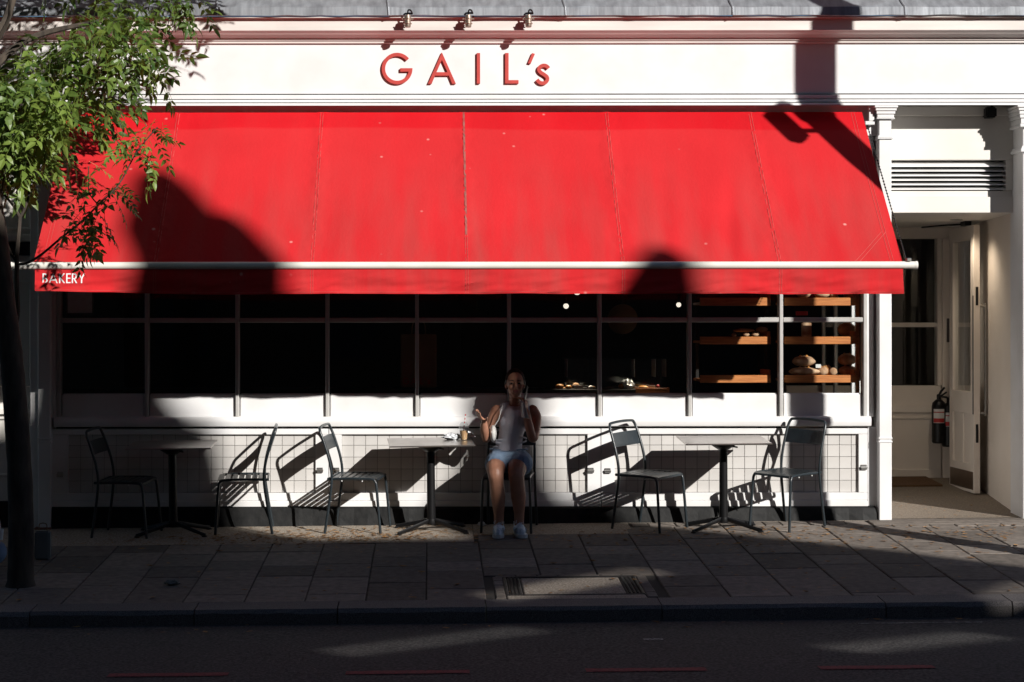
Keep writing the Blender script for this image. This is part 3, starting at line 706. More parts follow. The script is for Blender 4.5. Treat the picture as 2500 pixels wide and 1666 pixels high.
# ------------------------------------------------------------------ shop sign and its lamps
sign = thing('shop_sign', "raised red letters reading GAIL's on the white fascia", 'sign', (X_(880, -.02), -.02, Z_(280, -.02)))
kx = 520 / 2353 * (DCAM - .02) / FPX      # metres per enlarged photo pixel
def letter(ch, zx, zy, wpx, hpx, shear=0):
    gw = GLY[ch][0]; s = outline_mesh('letter', GLY[ch][1], .02, 'sign', lambda c: Vector(((zx + c.x * wpx) * kx, -.0112 - c.z, (1267 - zy + c.y * hpx) * kx)))
    o = inst('letter', s, sign); o['label'] = 'letter ' + ("apostrophe" if ch == "'" else ch); return o
letter('G', 238, 936, 340, 348); letter('A', 748, 930, 328, 330); letter('I', 1288, 928, 300, 336); letter('L', 1600, 928, 322, 336)
letter("'", 1852, 703, 335, 335); letter('s', 1935, 945, 345, 345)
def lamp_at(px):
    t = thing('sign_lamp', None, 'lamp', (X_(px, -.26), -.26, Z_(56, -.26)), group='sign lamps above the fascia'); t.scale = (.88, 1, .92)
    mb = MB(); mb.lathe([(.012, .072), (.026, .068), (.030, .05), (.034, .048), (.034, .030), (.030, .026), (.030, -.028), (.027, -.040), (.022, -.042)], seg=18); mb.build('body', M['chrome'], t, True)
    mb = MB()
    for z in (.036, -.008): mb.lathe([(.032, z - .006), (.039, z - .003), (.039, z + .003), (.032, z + .006)], seg=18)
    mb.tube([(-.055, 0, .034), (.055, 0, .034)], .006, 6); mb.build('rib', M['chrome'], t, True)
    mb = MB(); mb.tube(cat_rom([(0, 0, .068), (.004, -.01, .11), (.028, 0, .112), (.045, .04, .085), (.05, .09, .06)], 4), .008, 6); mb.build('cable', M['blackmetal'], t, True)
    mb = MB(); mb.tube([(0, .02, .04), (0, .078, .05)], .011, 8); mb.build('stem', M['chrome'], t)
    return t
for px, lb in ((996, 'brass sign lamp above the letter A, leftmost of the three'), (1144, 'brass sign lamp above the letter I, middle of the three'), (1291, 'brass sign lamp near the final s, rightmost of the three')):
    lamp_at(px)['label'] = lb

# ------------------------------------------------------------------ awning
awn = thing('awning', 'long red canvas awning with white front bar and BAKERY lettered valance', 'awning')
AW, AT, AB = -1.38, 3.477, 2.150
nvec = Vector((0, -(AT - AB), -AW)).normalized(); nvec = Vector((0, -0.69, 0.725))
def cloth(s, x):
    sag = .030 * math.sin(math.pi * s) ** 1.0
    n1 = noise.noise(Vector((x * 1.1, s * 2.2, 0))) * .012
    fold = noise.noise(Vector((x * 7.0 + s * 1.3, s * 1.2, 4))) * .022 * s ** 1.8 * (0.35 + .65 * max(0, min(1, (x - .6) / 1.6)))
    d = -sag * .6 + n1 * math.sin(math.pi * s) + fold * (1 - .8 * s ** 12)
    for xs_ in SEAMS[1:-1]:
        q = abs(x - xs_)
        if q < .16: d += .008 * math.exp(-(q / .05) ** 2) * math.sin(math.pi * min(1, s + .12)) + .0035 * math.exp(-(q / .09) ** 2) * math.sin(60 * s + 8 * noise.noise(Vector((x * 20, s * 30, 1))))
    return Vector((x, AW * s, AT + (AB - AT) * s)) + nvec * d
SEAMS = [X_(165, 0), -2.12, -.91, .285, 1.49, 2.70, X_(2105, 0)]
for a, b in zip(SEAMS, SEAMS[1:]):
    mb = MB(); nx, ns = 46, 60
    for j in range(ns + 1):
        for i in range(nx + 1): mb.v.append(tuple(cloth(j / ns, a + (b - a) * i / nx)))
    for j in range(ns):
        for i in range(nx): q = j * (nx + 1) + i; mb.f.append((q, q + nx + 1, q + nx + 2, q + 1))
    mb.build('canvas_panel', M['canvas'], awn, True)
def seam(fx, off, m, wd=.003, s0=0, s1=1):
    mb = MB(); n = 60
    for j in range(n + 1):
        s = s0 + (s1 - s0) * j / n; x = fx(s) + off
        for e in (-wd / 2, wd / 2): mb.v.append(tuple(cloth(s, x + e) + nvec * .0022))
    for j in range(n): mb.f.append((2 * j, 2 * j + 2, 2 * j + 3, 2 * j + 1))
    return mb.build('seam', M[m], awn)
for i, x in enumerate(SEAMS[1:-1]):
    if i == 2:
        seam(lambda s: x, 0, 'seamgrey', .017, 0, .82); seam(lambda s: x, -.008, 'seam', .0035, .82, 1); seam(lambda s: x, .008, 'seam', .0035, .82, 1)
    else:
        seam(lambda s: x, -.010, 'seam', .0035); seam(lambda s: x, .010, 'seam', .0035)
for e in (SEAMS[0] + .07, SEAMS[0] + .095, SEAMS[-1] - .07, SEAMS[-1] - .095): seam(lambda s: e, 0, 'seam', .003)
seam(lambda s: SEAMS[-1] - .10 - .27 * (s - .80) / .19, 0, 'seam', .005, .80, .99); seam(lambda s: SEAMS[-1] - .085 - .27 * (s - .80) / .19, .02, 'seam', .005, .80, .99)
mb = MB(); mb.tube([(-3.222, -1.40, 2.136), (3.735, -1.40, 2.136)], .029, 16); mb.build('front_bar', M['bar'], awn, True)
mb = MB(); mb.lathe([(.031, -3.245), (.031, -3.221)], (0, -1.40, 2.136), 16, 'x'); mb.lathe([(.031, 3.734), (.031, 3.752)], (0, -1.40, 2.136), 16, 'x'); mb.build('bar_cap', M['bar'], awn)
VT, VBm = 2.112, 1.917
def val(x, t):
    d = noise.noise(Vector((x * 1.6, t * 1.1, 9))) * .030 * t + noise.noise(Vector((x * 5 + t * 2.5, t * 2 - x * 2, 2))) * .022 * t + noise.noise(Vector((x * 13 + t * 6, t * 5, 3))) * .008 * (.3 + t)
    if x > SEAMS[-1] - .12: d += .03 * (x - SEAMS[-1] + .12) / .12 * t
    zb = VBm + .022 * max(0, (-x - 1.5) / 1.5) + noise.noise(Vector((x * .8, 0, 5))) * .010 + noise.noise(Vector((x * 3.5, 0, 6))) * .004
    return Vector((x, -1.405 - d, VT + (zb - VT) * t))
mb = MB(); nx, ns = 300, 14
for j in range(ns + 1):
    for i in range(nx + 1): mb.v.append(tuple(val(SEAMS[0] + .02 + (SEAMS[-1] - SEAMS[0] - .03) * i / nx, j / ns)))
for j in range(ns):
    for i in range(nx): q = j * (nx + 1) + i; mb.f.append((q, q + nx + 1, q + nx + 2, q + 1))
vl = mb.build('valance', M['canvas'], awn, True)
def vstitch(pts):
    mb = MB()
    for p, t in pts:
        for e in (-.0016, .0016): mb.v.append(tuple(val(p + (e if abs(pts[0][0] - pts[-1][0]) < .05 else 0), t + (0 if abs(pts[0][0] - pts[-1][0]) < .05 else e * 4)) + Vector((0, -.002, 0))))
    for i in range(len(pts) - 1): mb.f.append((2 * i, 2 * i + 2, 2 * i + 3, 2 * i + 1))
    mb.build('stitching', M['seam'], vl)
for x in SEAMS[1:-1]: vstitch([(x - .009, j / 20) for j in range(21)]); vstitch([(x + .009, j / 20) for j in range(21)])
vstitch([(SEAMS[0] + .03 + (SEAMS[-1] - SEAMS[0] - .06) * i / 250, .93) for i in range(251)])
# BAKERY
cur = X_(104.5, -1.40); hh = .0755; zb_ = Z_(691, -1.41)
tot = sum(GLY[c][0] for c in 'BAKERY'); kw = .325 / (tot + 5 * .12); 
for c in 'BAKERY':
    x0 = cur
    def fn(co, x0=x0):
        x = x0 + co.x * kw; z = zb_ + co.y * hh; t = (VT - z) / (VT - VBm)
        p = val(x, t); return Vector((x, p.y - .0035 - co.z, z))
    o = inst('letter', outline_mesh('letter', GLY[c][1], .001, 'printwhite', fn), awn); o['label'] = 'printed letter ' + c
    cur += (GLY[c][0] + .12) * kw
# arms, roller and end chains under the canvas
for x in (SEAMS[0] + .5, .3, SEAMS[-1] - .5):
    mb = MB(); mb.tube([(x, .06, 3.38), (x + .25, -.65, 2.62), (x, -1.345, 2.11)], .022, 8); mb.build('folding_arm', M['blackmetal'], awn)
mb = MB(); mb.tube([(SEAMS[0], .055, 3.425), (SEAMS[-1], .055, 3.425)], .035, 12); mb.build('roller', M['blackmetal'], awn)
mb = MB(); a, b = Vector((3.690, .0, 3.38)), Vector((3.668, -1.40, 2.17))
for i in range(90):
    p = a.lerp(b, i / 90); mb.ball(p, (.004, .008, .008) if i % 2 else (.008, .004, .008), 6, 4)
ch = mb.build('winding_chain', M['blackmetal'], awn); ch['kind'] = 'stuff'
mb = MB(); mb.bbox(3.665, 3.70, -1.43, -1.37, 2.165, 2.19); mb.build('bar_clamp', M['steel'], awn)
# ================================================================== ACROSS THE ROAD (behind the camera; its roofline shades the street)
TY = -19.0; TU, TV = -LX * 19.0, -LZ * 19.0
SIL = [(-3.42, .88), (-3.38, 1.25), (-3.30, 1.5), (-3.24, 1.85), (-3.03, 2.22), (-2.86, 2.56), (-2.72, 2.66), (-2.58, 2.62), (-2.47, 2.42), (-2.43, 2.02), (-2.33, 2.02), (-2.24, 1.84), (-2.20, 1.45), (-2.2, 1.1), (-2.02, .92),
       (-1.84, .85), (-1.74, .6), (-1.68, .2), (-1.64, -.3), (-1.55, -.47), (-.40, -.47), (-.12, -.32), (-.05, -.04), (.03, .22), (.28, .40), (.31, .8), (.38, 1.14), (.56, 1.42), (.78, 1.58), (.92, 1.5), (.97, 1.1), (1.02, .5),
       (1.12, .25), (1.52, .20), (1.75, -.2), (2.0, -.52), (2.35, -1.0), (2.6, -1.5), (3.4, -1.9), (9, -2.2), (10, -2.4)]
ter = thing('terrace_house', 'brick terrace across the road with gables and chimney stacks', 'building', (0, 0, 0))
poly = [(4, -.25), (4, .8 + TV)] + [(u + TU, v + TV) for u, v in [(-9, .8)] + SIL] + [(10 + TU, -.25)]
def slot(u0, v0, u1, v1, h): return [(u0 + TU, v0 + TV), (u1 + TU, v1 + TV), (u1 + TU, v1 + TV + h), (u0 + TU, v0 + TV + h)]
light_slots = [slot(-4.3, -3.12, -2.3, -2.56, .09), slot(-2.1, -2.10, -.1, -1.46, .10), slot(-1.4, -3.15, .1, -2.82, .13), slot(1.0, -2.25, 1.9, -1.88, .10)]  # openings cut into the wall to throw faint light streaks on the ground
inst('front_wall', outline_mesh('front_wall', [poly] + light_slots, .06, 'brick2', lambda c: Vector((c.x, TY + c.z, c.y))), ter)
# unseen taller blocks added to cut skylight, clear of the gap for the sun
for x0, x1, h_, dp, lb in ((-45, 9.0, 25, 14, 'unseen tall block added across the road at the left to cut skylight'), (23.0, 50, 24, 3, 'unseen tall block added across the road at the right to cut skylight')):
    t = thing('added_sky_block', lb, 'building'); bx('wall', 'brick2', t, x0, x1, TY - dp, TY - .1, -.25, h_, .01)
    bx('roof', 'slate', t, x0, x1 + .1, TY - dp, TY, h_ + .001, h_ + .3, .02)
    for i in range(int((x1 - x0 - 2) / 3.2)):
        for k in range(6):
            xx = x0 + 2 + i * 3.2; f = bx('window', 'brick2', t, xx - .55, xx + .55, TY - .098, TY - .04, 1 + k * 3.7, 2.9 + k * 3.7); bx('pane', 'slate', f, xx - .47, xx + .47, TY - .039, TY - .034, 1.08 + k * 3.7, 2.82 + k * 3.7)
bx('main_block', 'brick2', ter, 9.1, 7.4 + TU, TY - 7, TY - .10, -.25, 6.6, .01)
mb = MB(); mb.sweepx([(TY - .10, 6.61), (TY - 3.6, 7.6), (TY - 7, 6.61)], 9.1, 7.4 + TU); mb.build('roof', M['slate'], ter)
for i in range(5):
    x = 10.6 + i * 2.5
    for z in (.6, 3.7):
        f = bx('window', 'white', ter, x - .5, x + .5, TY + .032, TY + .08, z, z + 1.7); bx('pane', 'slate', f, x - .43, x + .43, TY + .081, TY + .086, z + .08, z + 1.62)

# lamp post on the kerb, just outside the frame to the right
LPY = -2.9; lpx = 3.235 - LX * 2.9
post = thing('lamp_post', 'grey metal lamp post with a hanging signal box on the kerb', 'lamp post', (lpx, LPY, G(lpx, LPY)))
mb = MB(); mb.lathe([(.16, 0), (.16, .5), (.13, .55), (.122, 3), (.12, 5.15), (.142, 5.2), (.142, 5.95), (.122, 6), (.118, 8.5), (.05, 8.6)], seg=20); mb.build('column', M['green'], post, True)
zo = -LZ * 2.9 - G(lpx, LPY)
bxx = 2.885 - 3.235
mb = MB(); mb.bbox(bxx - .065, bxx + .065, -.10, .10, 3.05 + zo, 3.50 + zo, .04, 2); mb.build('signal_box', M['green'], post)
mb = MB(); mb.tube([(bxx, 0, 3.2 + zo), (-.1, 0, 3.2 + zo)], .03, 8); mb.build('bracket', M['green'], post)
mb = MB(); mb.tube(cat_rom([(0, 0, 8.5), (.1, .4, 8.9), (.1, 1.2, 9.0)], 5), .035, 8); mb.bbox(0, .2, 1.1, 1.7, 8.92, 9.04, .02); mb.build('lantern_arm', M['green'], post)

# ================================================================== TREE
TB = at(50, 1440, -2.6)
tree = thing('ash_tree', 'young tree with dark leaning trunk and hanging green leaves before the awning', 'tree', (TB.x, -2.6, G(TB.x, -2.6)))
T0 = Vector(tree.location)
def tl(p): return Vector(p) - T0
mb = MB()
tp = [at(50, 1460, -2.6), at(50, 1400, -2.6), at(51, 1300, -2.6), at(48, 1160, -2.6), at(38, 1000, -2.6), at(26, 860, -2.6), at(8, 720, -2.6), at(-10, 560, -2.58), at(-40, 360, -2.55), at(-55, 150, -2.5), at(-30, -150, -2.4), at(20, -500, -2.3)]
tp = cat_rom([tl(p) for p in tp], 5); n = len(tp)
rad = [(.096 - .034 * i / n) * (1 + .05 * noise.noise(Vector((0, 0, i * .9)))) + (.05 * max(0, 1 - i / 4)) for i in range(n)]
mb.tube(tp, rad, 14); mb.build('trunk', M['bark'], tree, True)
def limb(px, r0, r1, name='limb'):
    mb = MB(); p = cat_rom([tl(at(*q)) for q in px], 5); mb.tube(p, [r0 + (r1 - r0) * i / (len(p) - 1) for i in range(len(p))], 7); return mb.build(name, M['bark'], tree, True)
limb([(36, 800, -2.58), (43, 760, -2.5), (41, 690, -2.45), (42, 620, -2.4), (47, 560, -2.38), (49, 530, -2.36)], .020, .014)
limb([(49, 531, -2.36), (35, 505, -2.36), (15, 480, -2.38), (-20, 440, -2.4)], .012, .007)
limb([(49, 531, -2.36), (62, 505, -2.3), (72, 470, -2.25), (78, 400, -2.2), (110, 300, -2.1)], .012, .006)
limb([(44, 640, -2.40), (28, 620, -2.42), (8, 560, -2.45), (4, 480, -2.5), (14, 410, -2.5)], .010, .006)
limb([(44, 645, -2.40), (70, 640, -2.6), (105, 618, -2.8), (150, 580, -2.95), (200, 540, -3.0), (240, 500, -2.98), (290, 450, -2.8), (335, 370, -2.72), (385, 310, -2.65)], .010, .004)
limb([(240, 500, -2.98), (218, 470, -2.96), (217, 430, -2.95), (216, 405, -2.95)], .005, .003, 'branch')
limb([(-40, 330, -2.55), (60, 250, -2.3), (160, 200, -2.0), (260, 170, -1.8), (360, 150, -1.7), (400, 150, -1.65)], .03, .006)
limb([(-50, 200, -2.5), (60, 100, -2.3), (200, 60, -2.0), (330, 40, -1.8)], .035, .008)
limb([(-55, 160, -2.5), (10, 60, -2.2), (70, -60, -2.0), (300, -200, -1.8), (520, -260, -1.7)], .04, .012)
limb([(-60, 180, -2.5), (15, 60, -2.6), (25, 10, -2.7), (30, -60, -2.75)], .012, .01, 'branch')
limb([(-30, -150, -2.4), (150, -400, -2.2), (420, -520, -2.0)], .05, .02)
rl = random.Random(21)
def leaf_mesh(seed, nl):
    r = random.Random(seed); mb = MB(); Lr = .045 * nl * .62 + .06; dr_ = r.uniform(.1, .35)
    def spine(t): return Vector((Lr * t, 0, -dr_ * Lr * t * t))
    mb.tube([spine(i / 4) for i in range(5)], .0016, 3, caps=False)
    def leaflet(p, ang, ln, tilt):
        wd = ln * r.uniform(.37, .48) / 2; c, s = math.cos(ang), math.sin(ang); fold = r.uniform(.10, .28); droop = r.uniform(.1, .5)
        def Q(a, b): 
            z = -droop * a * a / ln + abs(b) * fold + b * tilt
            return (p.x + c * a - s * b, p.y + s * a + c * b, p.z + z)
        m0, m1, m2, m3 = Q(.04 * ln, 0), Q(.35 * ln, 0), Q(.7 * ln, 0), Q(1.0 * ln, 0)
        l1, l2, r1, r2 = Q(.32 * ln, wd), Q(.68 * ln, wd * .72), Q(.32 * ln, -wd), Q(.68 * ln, -wd * .72)
        mb.add([m0, m1, m2, m3, l1, l2, r1, r2], [(0, 6, 1), (0, 1, 4), (6, 7, 2, 1), (4, 1, 2, 5), (7, 3, 2), (5, 2, 3)])
    k = (nl - 1) // 2
    for i in range(k):
        t = .32 + .60 * i / max(1, k - 1) if k > 1 else .6; p = spine(t)
        for sg in (1, -1): leaflet(p, sg * R(r.uniform(42, 68)), r.uniform(.062, .088) * (1 if i else .82), r.uniform(-.3, .3))
    leaflet(spine(1), R(r.uniform(-12, 12)), r.uniform(.075, .10), r.uniform(-.2, .2))
    return mb
LMB = [leaf_mesh(i, nl) for i, nl in enumerate((7, 9, 7, 5, 9, 7, 11, 9))]
LME = [b.mesh('leaf', M['leaf']) for b in LMB]
placed = []
def put(p, yaw=None, pitch=None, s=1.0):
    placed.append((Vector(p), rl.uniform(0, 6.28) if yaw is None else yaw, rl.uniform(-.2, 1.2) if pitch is None else pitch, rl.uniform(-.8, .8), s * rl.uniform(.75, 1.15), rl.randrange(len(LME))))
def inside(pt, pg):
    x, y = pt; c = False; j = len(pg) - 1
    for i in range(len(pg)):
        if (pg[i][1] > y) != (pg[j][1] > y) and x < (pg[j][0] - pg[i][0]) * (y - pg[i][1]) / (pg[j][1] - pg[i][1]) + pg[i][0]: c = not c
        j = i
    return c
PA = [(-60, 110), (20, 150), (70, 62), (100, 48), (150, 60), (170, 10), (215, -30), (330, -30), (352, 40), (362, 95), (368, 150), (335, 205), (290, 228), (245, 300), (205, 320), (185, 300), (170, 250), (130, 330), (98, 352), (60, 380), (20, 370), (-60, 400)]
PA2 = [(-40, 140), (40, 150), (90, 120), (180, 130), (200, 250), (150, 300), (80, 330), (-40, 340)]
def scatter(pg, n, y0, y1, s=1.0, lens=None):
    xs_, ys_ = [p[0] for p in pg], [p[1] for p in pg]; k = 0
    while k < n:
        x, y = rl.uniform(min(xs_), max(xs_)), rl.uniform(min(ys_), max(ys_))
        if inside((x, y), pg) and noise.noise(Vector((x / 45, y / 45, 3.3))) > -.22 + .15 * rl.random():
            put(at(x, y, rl.uniform(y0, y1)), s=s); k += 1
scatter(PA, 350, -2.6, -1.3, 1.2)
scatter(PA2, 170, -3.0, -1.7, 1.2)
def along(path, n, sp, s=1.0, pitch=(.1, 1.3)):
    pts = cat_rom([at(*q) for q in path], 8)
    for i in range(n):
        p = pts[rl.randrange(len(pts))]
        put(p + Vector((rl.gauss(0, sp), rl.gauss(0, sp), rl.gauss(0, sp * .6))), pitch=rl.uniform(*pitch), s=s)
along([(310, 370, -2.7), (335, 345, -2.7), (360, 320, -2.68), (395, 290, -2.65)], 22, .026, .8, (-.1, .9))
along([(350, 360, -2.7), (365, 370, -2.66), (372, 375, -2.65)], 3, .01, .85, pitch=(.9, 1.4))
along([(295, 440, -3.0), (275, 455, -3.0), (240, 490, -3.0), (205, 525, -3.02), (165, 555, -3.05)], 30, .034, .85, (0, .9))
along([(216, 405, -2.95), (217, 440, -2.95), (185, 435, -2.95)], 7, .03, s=.7)
along([(215, 545, -3.0), (240, 530, -3.0), (268, 490, -3.0)], 7, .012, .85, pitch=(1.0, 1.5))
along([(205, 545, -3.0), (200, 575, -3.0)], 3, .010, .9, pitch=(1.1, 1.5))
along([(390, 150, -1.65), (350, 150, -1.7), (400, 135, -1.65)], 10, .04)
along([(395, -30, -1.7), (425, -8, -1.65), (470, -12, -1.6), (440, -30, -1.6)], 26, .035, .9)
along([(20, 385, -2.3), (60, 395, -2.2), (110, 340, -2.1)], 16, .05)
nvis = len(placed)
# the crown above the frame
k = 0
while k < 950:
    d = Vector((rl.gauss(0, 1), rl.gauss(0, 1), rl.gauss(0, 1))); d = d.normalized() * rl.random() ** .4
    p = Vector((-2.5 + d.x * 2.1, -1.75 + d.y * 1.15, 5.75 + d.z * 1.35))
    if p.z < 4.30 + .1 * rl.random() or noise.noise(p * 1.3) < -.18: continue
    put(p, s=1.25); k += 1
order = sorted(range(nvis), key=lambda i: placed[i][0].y)     # nearest to the road first
single = set(order[:300]); big = MB()
for i, (p, yaw, pitch, roll, s, mi) in enumerate(placed):
    rot = Euler((roll, pitch, yaw))
    if i in single: inst('leaf', LME[mi], tree, p - T0, rot, (s, s, s))
    else:
        mtx = Matrix.Translation(p - T0) @ rot.to_matrix().to_4x4() @ Matrix.Scale(s, 4); b = LMB[mi]
        big.add([mtx @ Vector(v) for v in b.v], b.f)
fo = big.build('foliage', M['leaf'], tree); fo['kind'] = 'stuff'

# two unseen trees added over the road at the left to block skylight
def added_shade_tree(x, y, zc, rx, ry, rz, n, label, seed):
    gz = G(x, y) if y > KF else -.3
    t = thing('added_shade_tree', label, 'tree', (x, y, gz)); r = random.Random(seed); o = Vector((x, y, gz))
    mb = MB(); mb.tube(cat_rom([(0, 0, 0), (.05, 0, 2), (-.05, .1, 4), (.1, 0, zc - gz)], 4), [.26 - .012 * i for i in range(13)], 12); mb.build('trunk', M['bark'], t, True)
    for k in range(6):
        a = k * 1.05; mb = MB(); mb.tube(cat_rom([(0, 0, 3.4 + .25 * k), (math.cos(a) * rx * .35, math.sin(a) * ry * .35, zc - gz - .6), (math.cos(a) * rx * .75, math.sin(a) * ry * .75, zc - gz + .4)], 4), [.11 - .009 * i for i in range(9)], 8); mb.build('limb', M['bark'], t, True)
    mb = MB(); k = 0
    while k < n:
        d = Vector((r.gauss(0, 1), r.gauss(0, 1), r.gauss(0, 1))).normalized() * r.random() ** .38
        p = Vector((x + d.x * rx, y + d.y * ry, zc + d.z * rz))
        if noise.noise(p * .6) < -.15: continue
        b = LMB[r.randrange(len(LMB))]; m_ = Matrix.Translation(p - o) @ Euler((r.uniform(-1, 1), r.uniform(-.3, 1.2), r.uniform(0, 6.3))).to_matrix().to_4x4() @ Matrix.Scale(2.6, 4)
        mb.add([m_ @ Vector(v) for v in b.v], b.f); k += 1
    f = mb.build('crown', M['leaf'], t); f['kind'] = 'stuff'
added_shade_tree(-8.2, -2.9, 8.2, 4.2, 4.6, 3.0, 1500, 'unseen leafy tree added on the near kerb to shade the left', 31)
added_shade_tree(-4.5, -18.2, 9.0, 5.6, 5.4, 3.2, 1700, 'unseen leafy tree added across the road to block skylight', 32)

# fallen leaves
fl = MB(); rf = random.Random(4)
def drop(x, y, s):
    z = G(x, y) if y > KF else road_z(y) + SLX * x; a = rf.uniform(0, 6.28); c, si = math.cos(a), math.sin(a); cu = rf.uniform(.1, .6)
    P = [(-1, 0), (-.3, .42), (.5, .30), (1, 0), (.4, -.36), (-.4, -.40)]
    vs = [(x + s * (c * u - si * v), y + s * (si * u + c * v), z + .004 + s * cu * (u * u * .5 + abs(v)) * rf.uniform(.5, 1)) for u, v in P] + [(x, y, z + .005)]
    fl.add(vs, [(6, i, (i + 1) % 6) for i in range(6)])
for _ in range(620): drop(rf.gauss(-.85, .85), min(-.06, rf.gauss(-.70, .16)), rf.uniform(.010, .032))
for _ in range(190): drop(rf.uniform(-1.6, .4), -abs(rf.gauss(.35, .2)) - .06, rf.uniform(.010, .032))
for _ in range(520): drop(rf.uniform(1.4, 5.6), -.35 - abs(rf.gauss(.4, .5)), rf.uniform(.010, .034))
for _ in range(380): drop(rf.uniform(-3.4, 5), rf.uniform(-3.2, -.3), rf.uniform(.008, .026))
for _ in range(45): drop(rf.uniform(-3.4, 5), rf.uniform(-3.2, -.5), rf.uniform(.03, .045))
for _ in range(24): drop(rf.uniform(-3.4, 4.5), rf.uniform(-3.95, -3.56), rf.uniform(.015, .04))
for _ in range(70): drop(rf.uniform(4.0, 4.95), rf.uniform(0, 1.4), rf.uniform(.006, .02))
tag(fl.build('fallen_leaves', M['dryleaf']), kind='stuff')

# ================================================================== CHAIRS AND TABLES
def build_chair():
    t = thing('metal_chair', 'x', 'chair')
    r = .0115
    def fil(pts, n=5): return cat_rom(pts, n)
    # rear legs and back in one bent tube
    half = [(-.205, .235, 0), (-.200, .195, .25), (-.197, .172, .455), (-.196, .190, .60), (-.192, .238, .76), (-.188, .262, .822), (-.176, .272, .852), (-.150, .276, .866), (0, .279, .872)]
    full = half + [(-x, y, z) for x, y, z in half[-2::-1]]
    mb = MB(); mb.tube(fil(full), r, 10); mb.build('back_frame', M['metal'], t, True)
    for s in (-1, 1):
        mb = MB(); mb.tube(fil([(s * .205, -.232, 0), (s * .198, -.212, .25), (s * .193, -.200, .395), (s * .190, -.188, .432), (s * .188, -.155, .449), (s * .186, 0, .452), (s * .184, .21, .447)]), r, 10); lg = mb.build('leg', M['metal'], t, True)
        mb = MB()
        for y in (-.08, .09): mb.ball((s * .184, y, .432), .0065, 6, 5)
        mb.build('bolt', M['paper'], lg)
    for i in range(7):
        y = -.178 + i * .0545; mb = MB(); pr = []
        dip = -.004 * (1 - ((i - 3) / 3.2) ** 2)
        y0, y1 = y - .0225, y + .0225
        if i == 0: mb.sweepx([(y0 - .010, .436), (y0 - .002, .4525), (y1, .459), (y1, .4575), (y0, .450), (y0 - .007, .436)], -.181, .181)
        else: mb.sweepx([(y0, .4545 + dip), (y0 + .004, .459 + dip), (y1 - .004, .459 + dip), (y1, .4545 + dip), (y1 - .001, .4535 + dip), (y1 - .005, .4572 + dip), (y0 + .005, .4572 + dip), (y0 + .001, .4535 + dip)], -.181, .181)
        mb.build('seat_slat', M['metal'], t)
    mb = MB(); n = 10
    for i in range(n + 1):
        a = -.186 + .372 * i / n; cv = .016 * (1 - (a / .186) ** 2)
        for z, y in ((.672, .213), (.690, .2165), (.770, .2435), (.785, .247)):
            mb.v.append((a, y + cv, z))
        for z, y in ((.785, .250), (.770, .2465), (.690, .2195), (.672, .216)): mb.v.append((a, y + cv, z))
    for i in range(n):
        for k in range(8): k2 = (k + 1) % 8; mb.f.append((i * 8 + k, i * 8 + k2, i * 8 + 8 + k2, i * 8 + 8 + k))
    mb.build('backrest', M['metal'], t)
    mb = MB(); mb.tube([(-.192, .205, .447), (.192, .205, .447)], .009, 8); mb.build('crossbar', M['metal'], t)
    return t
chair0 = build_chair()
GR = 'metal cafe chairs outside the bakery'; used = [0]
def place_chair(x, y, deg, label):
    """deg: direction the sitter faces, 0 = +X, 270 = towards the road"""
    c = chair0 if not used[0] else copy_tree(chair0); used[0] = 1
    mtx = Matrix.Translation((x, y, G(x, y))) @ TILT @ Matrix.Rotation(R(deg + 90), 4, 'Z')
    c.location = mtx.to_translation(); c.rotation_euler = mtx.to_euler(); c['label'] = label; c['category'] = 'chair'; c['group'] = GR
    return c
place_chair(-2.50, -.37, -9, 'dark slatted metal chair in deep shade, left of the leftmost table')
place_chair(-1.545, -.25, 184, 'dark slatted metal chair facing left towards the shaded leftmost table')
place_chair(-.60, -.27, -10, 'sunlit slatted metal chair facing right towards the table with the iced coffee')
place_chair(.655, -.30, 261, 'dark metal chair the woman is sitting on')
place_chair(1.815, -.33, -40, 'dark slatted metal chair in half shade, left of the rightmost table')
place_chair(2.95, -.335, 221, 'sunlit slatted metal chair right of the rightmost table, below the bread window')
def build_table():
    t = thing('pedestal_table', 'x', 'table')
    mb = MB(); mb.bbox(-.348, .348, -.30, .30, .728, .740, .003); mb.build('table_top', M['top'], t)
    mb = MB(); mb.lathe([(.036, .08), (.034, .40), (.033, .66)], seg=18); mb.build('column', M['blackmetal'], t, True)
    mb = MB(); mb.lathe([(.04, .655), (.06, .668), (.10, .695), (.112, .712), (.112, .7275)], seg=20); mb.build('tilt_head', M['blackmetal'], t, True)
    mb = MB(); mb.tube([(.04, -.02, .690), (.10, -.09, .685)], .007, 6); mb.build('lever', M['blackmetal'], t)
    mb = MB(); mb.lathe([(.040, .055), (.044, .075), (.040, .10)], seg=18); mb.build('hub', M['blackmetal'], t, True)
    for a in (35, 145, 215, 325):
        mb = MB(); c, s = math.cos(R(a)), math.sin(R(a))
        pts = [(c * .03, s * .03, .085), (c * .16, s * .16, .055), (c * .30, s * .30, .022), (c * .345, s * .345, .010)]
        mb.tube(pts, [(.020, .012), (.019, .010), (.018, .008), (.022, .008)], 8); lg = mb.build('leg', M['blackmetal'], t, True)
        mb = MB(); mb.lathe([(.022, 0), (.022, .010), (.012, .016)], (c * .335, s * .335, 0), 12); mb.build('foot', M['blackmetal'], lg)
    return t
tab0 = build_table()
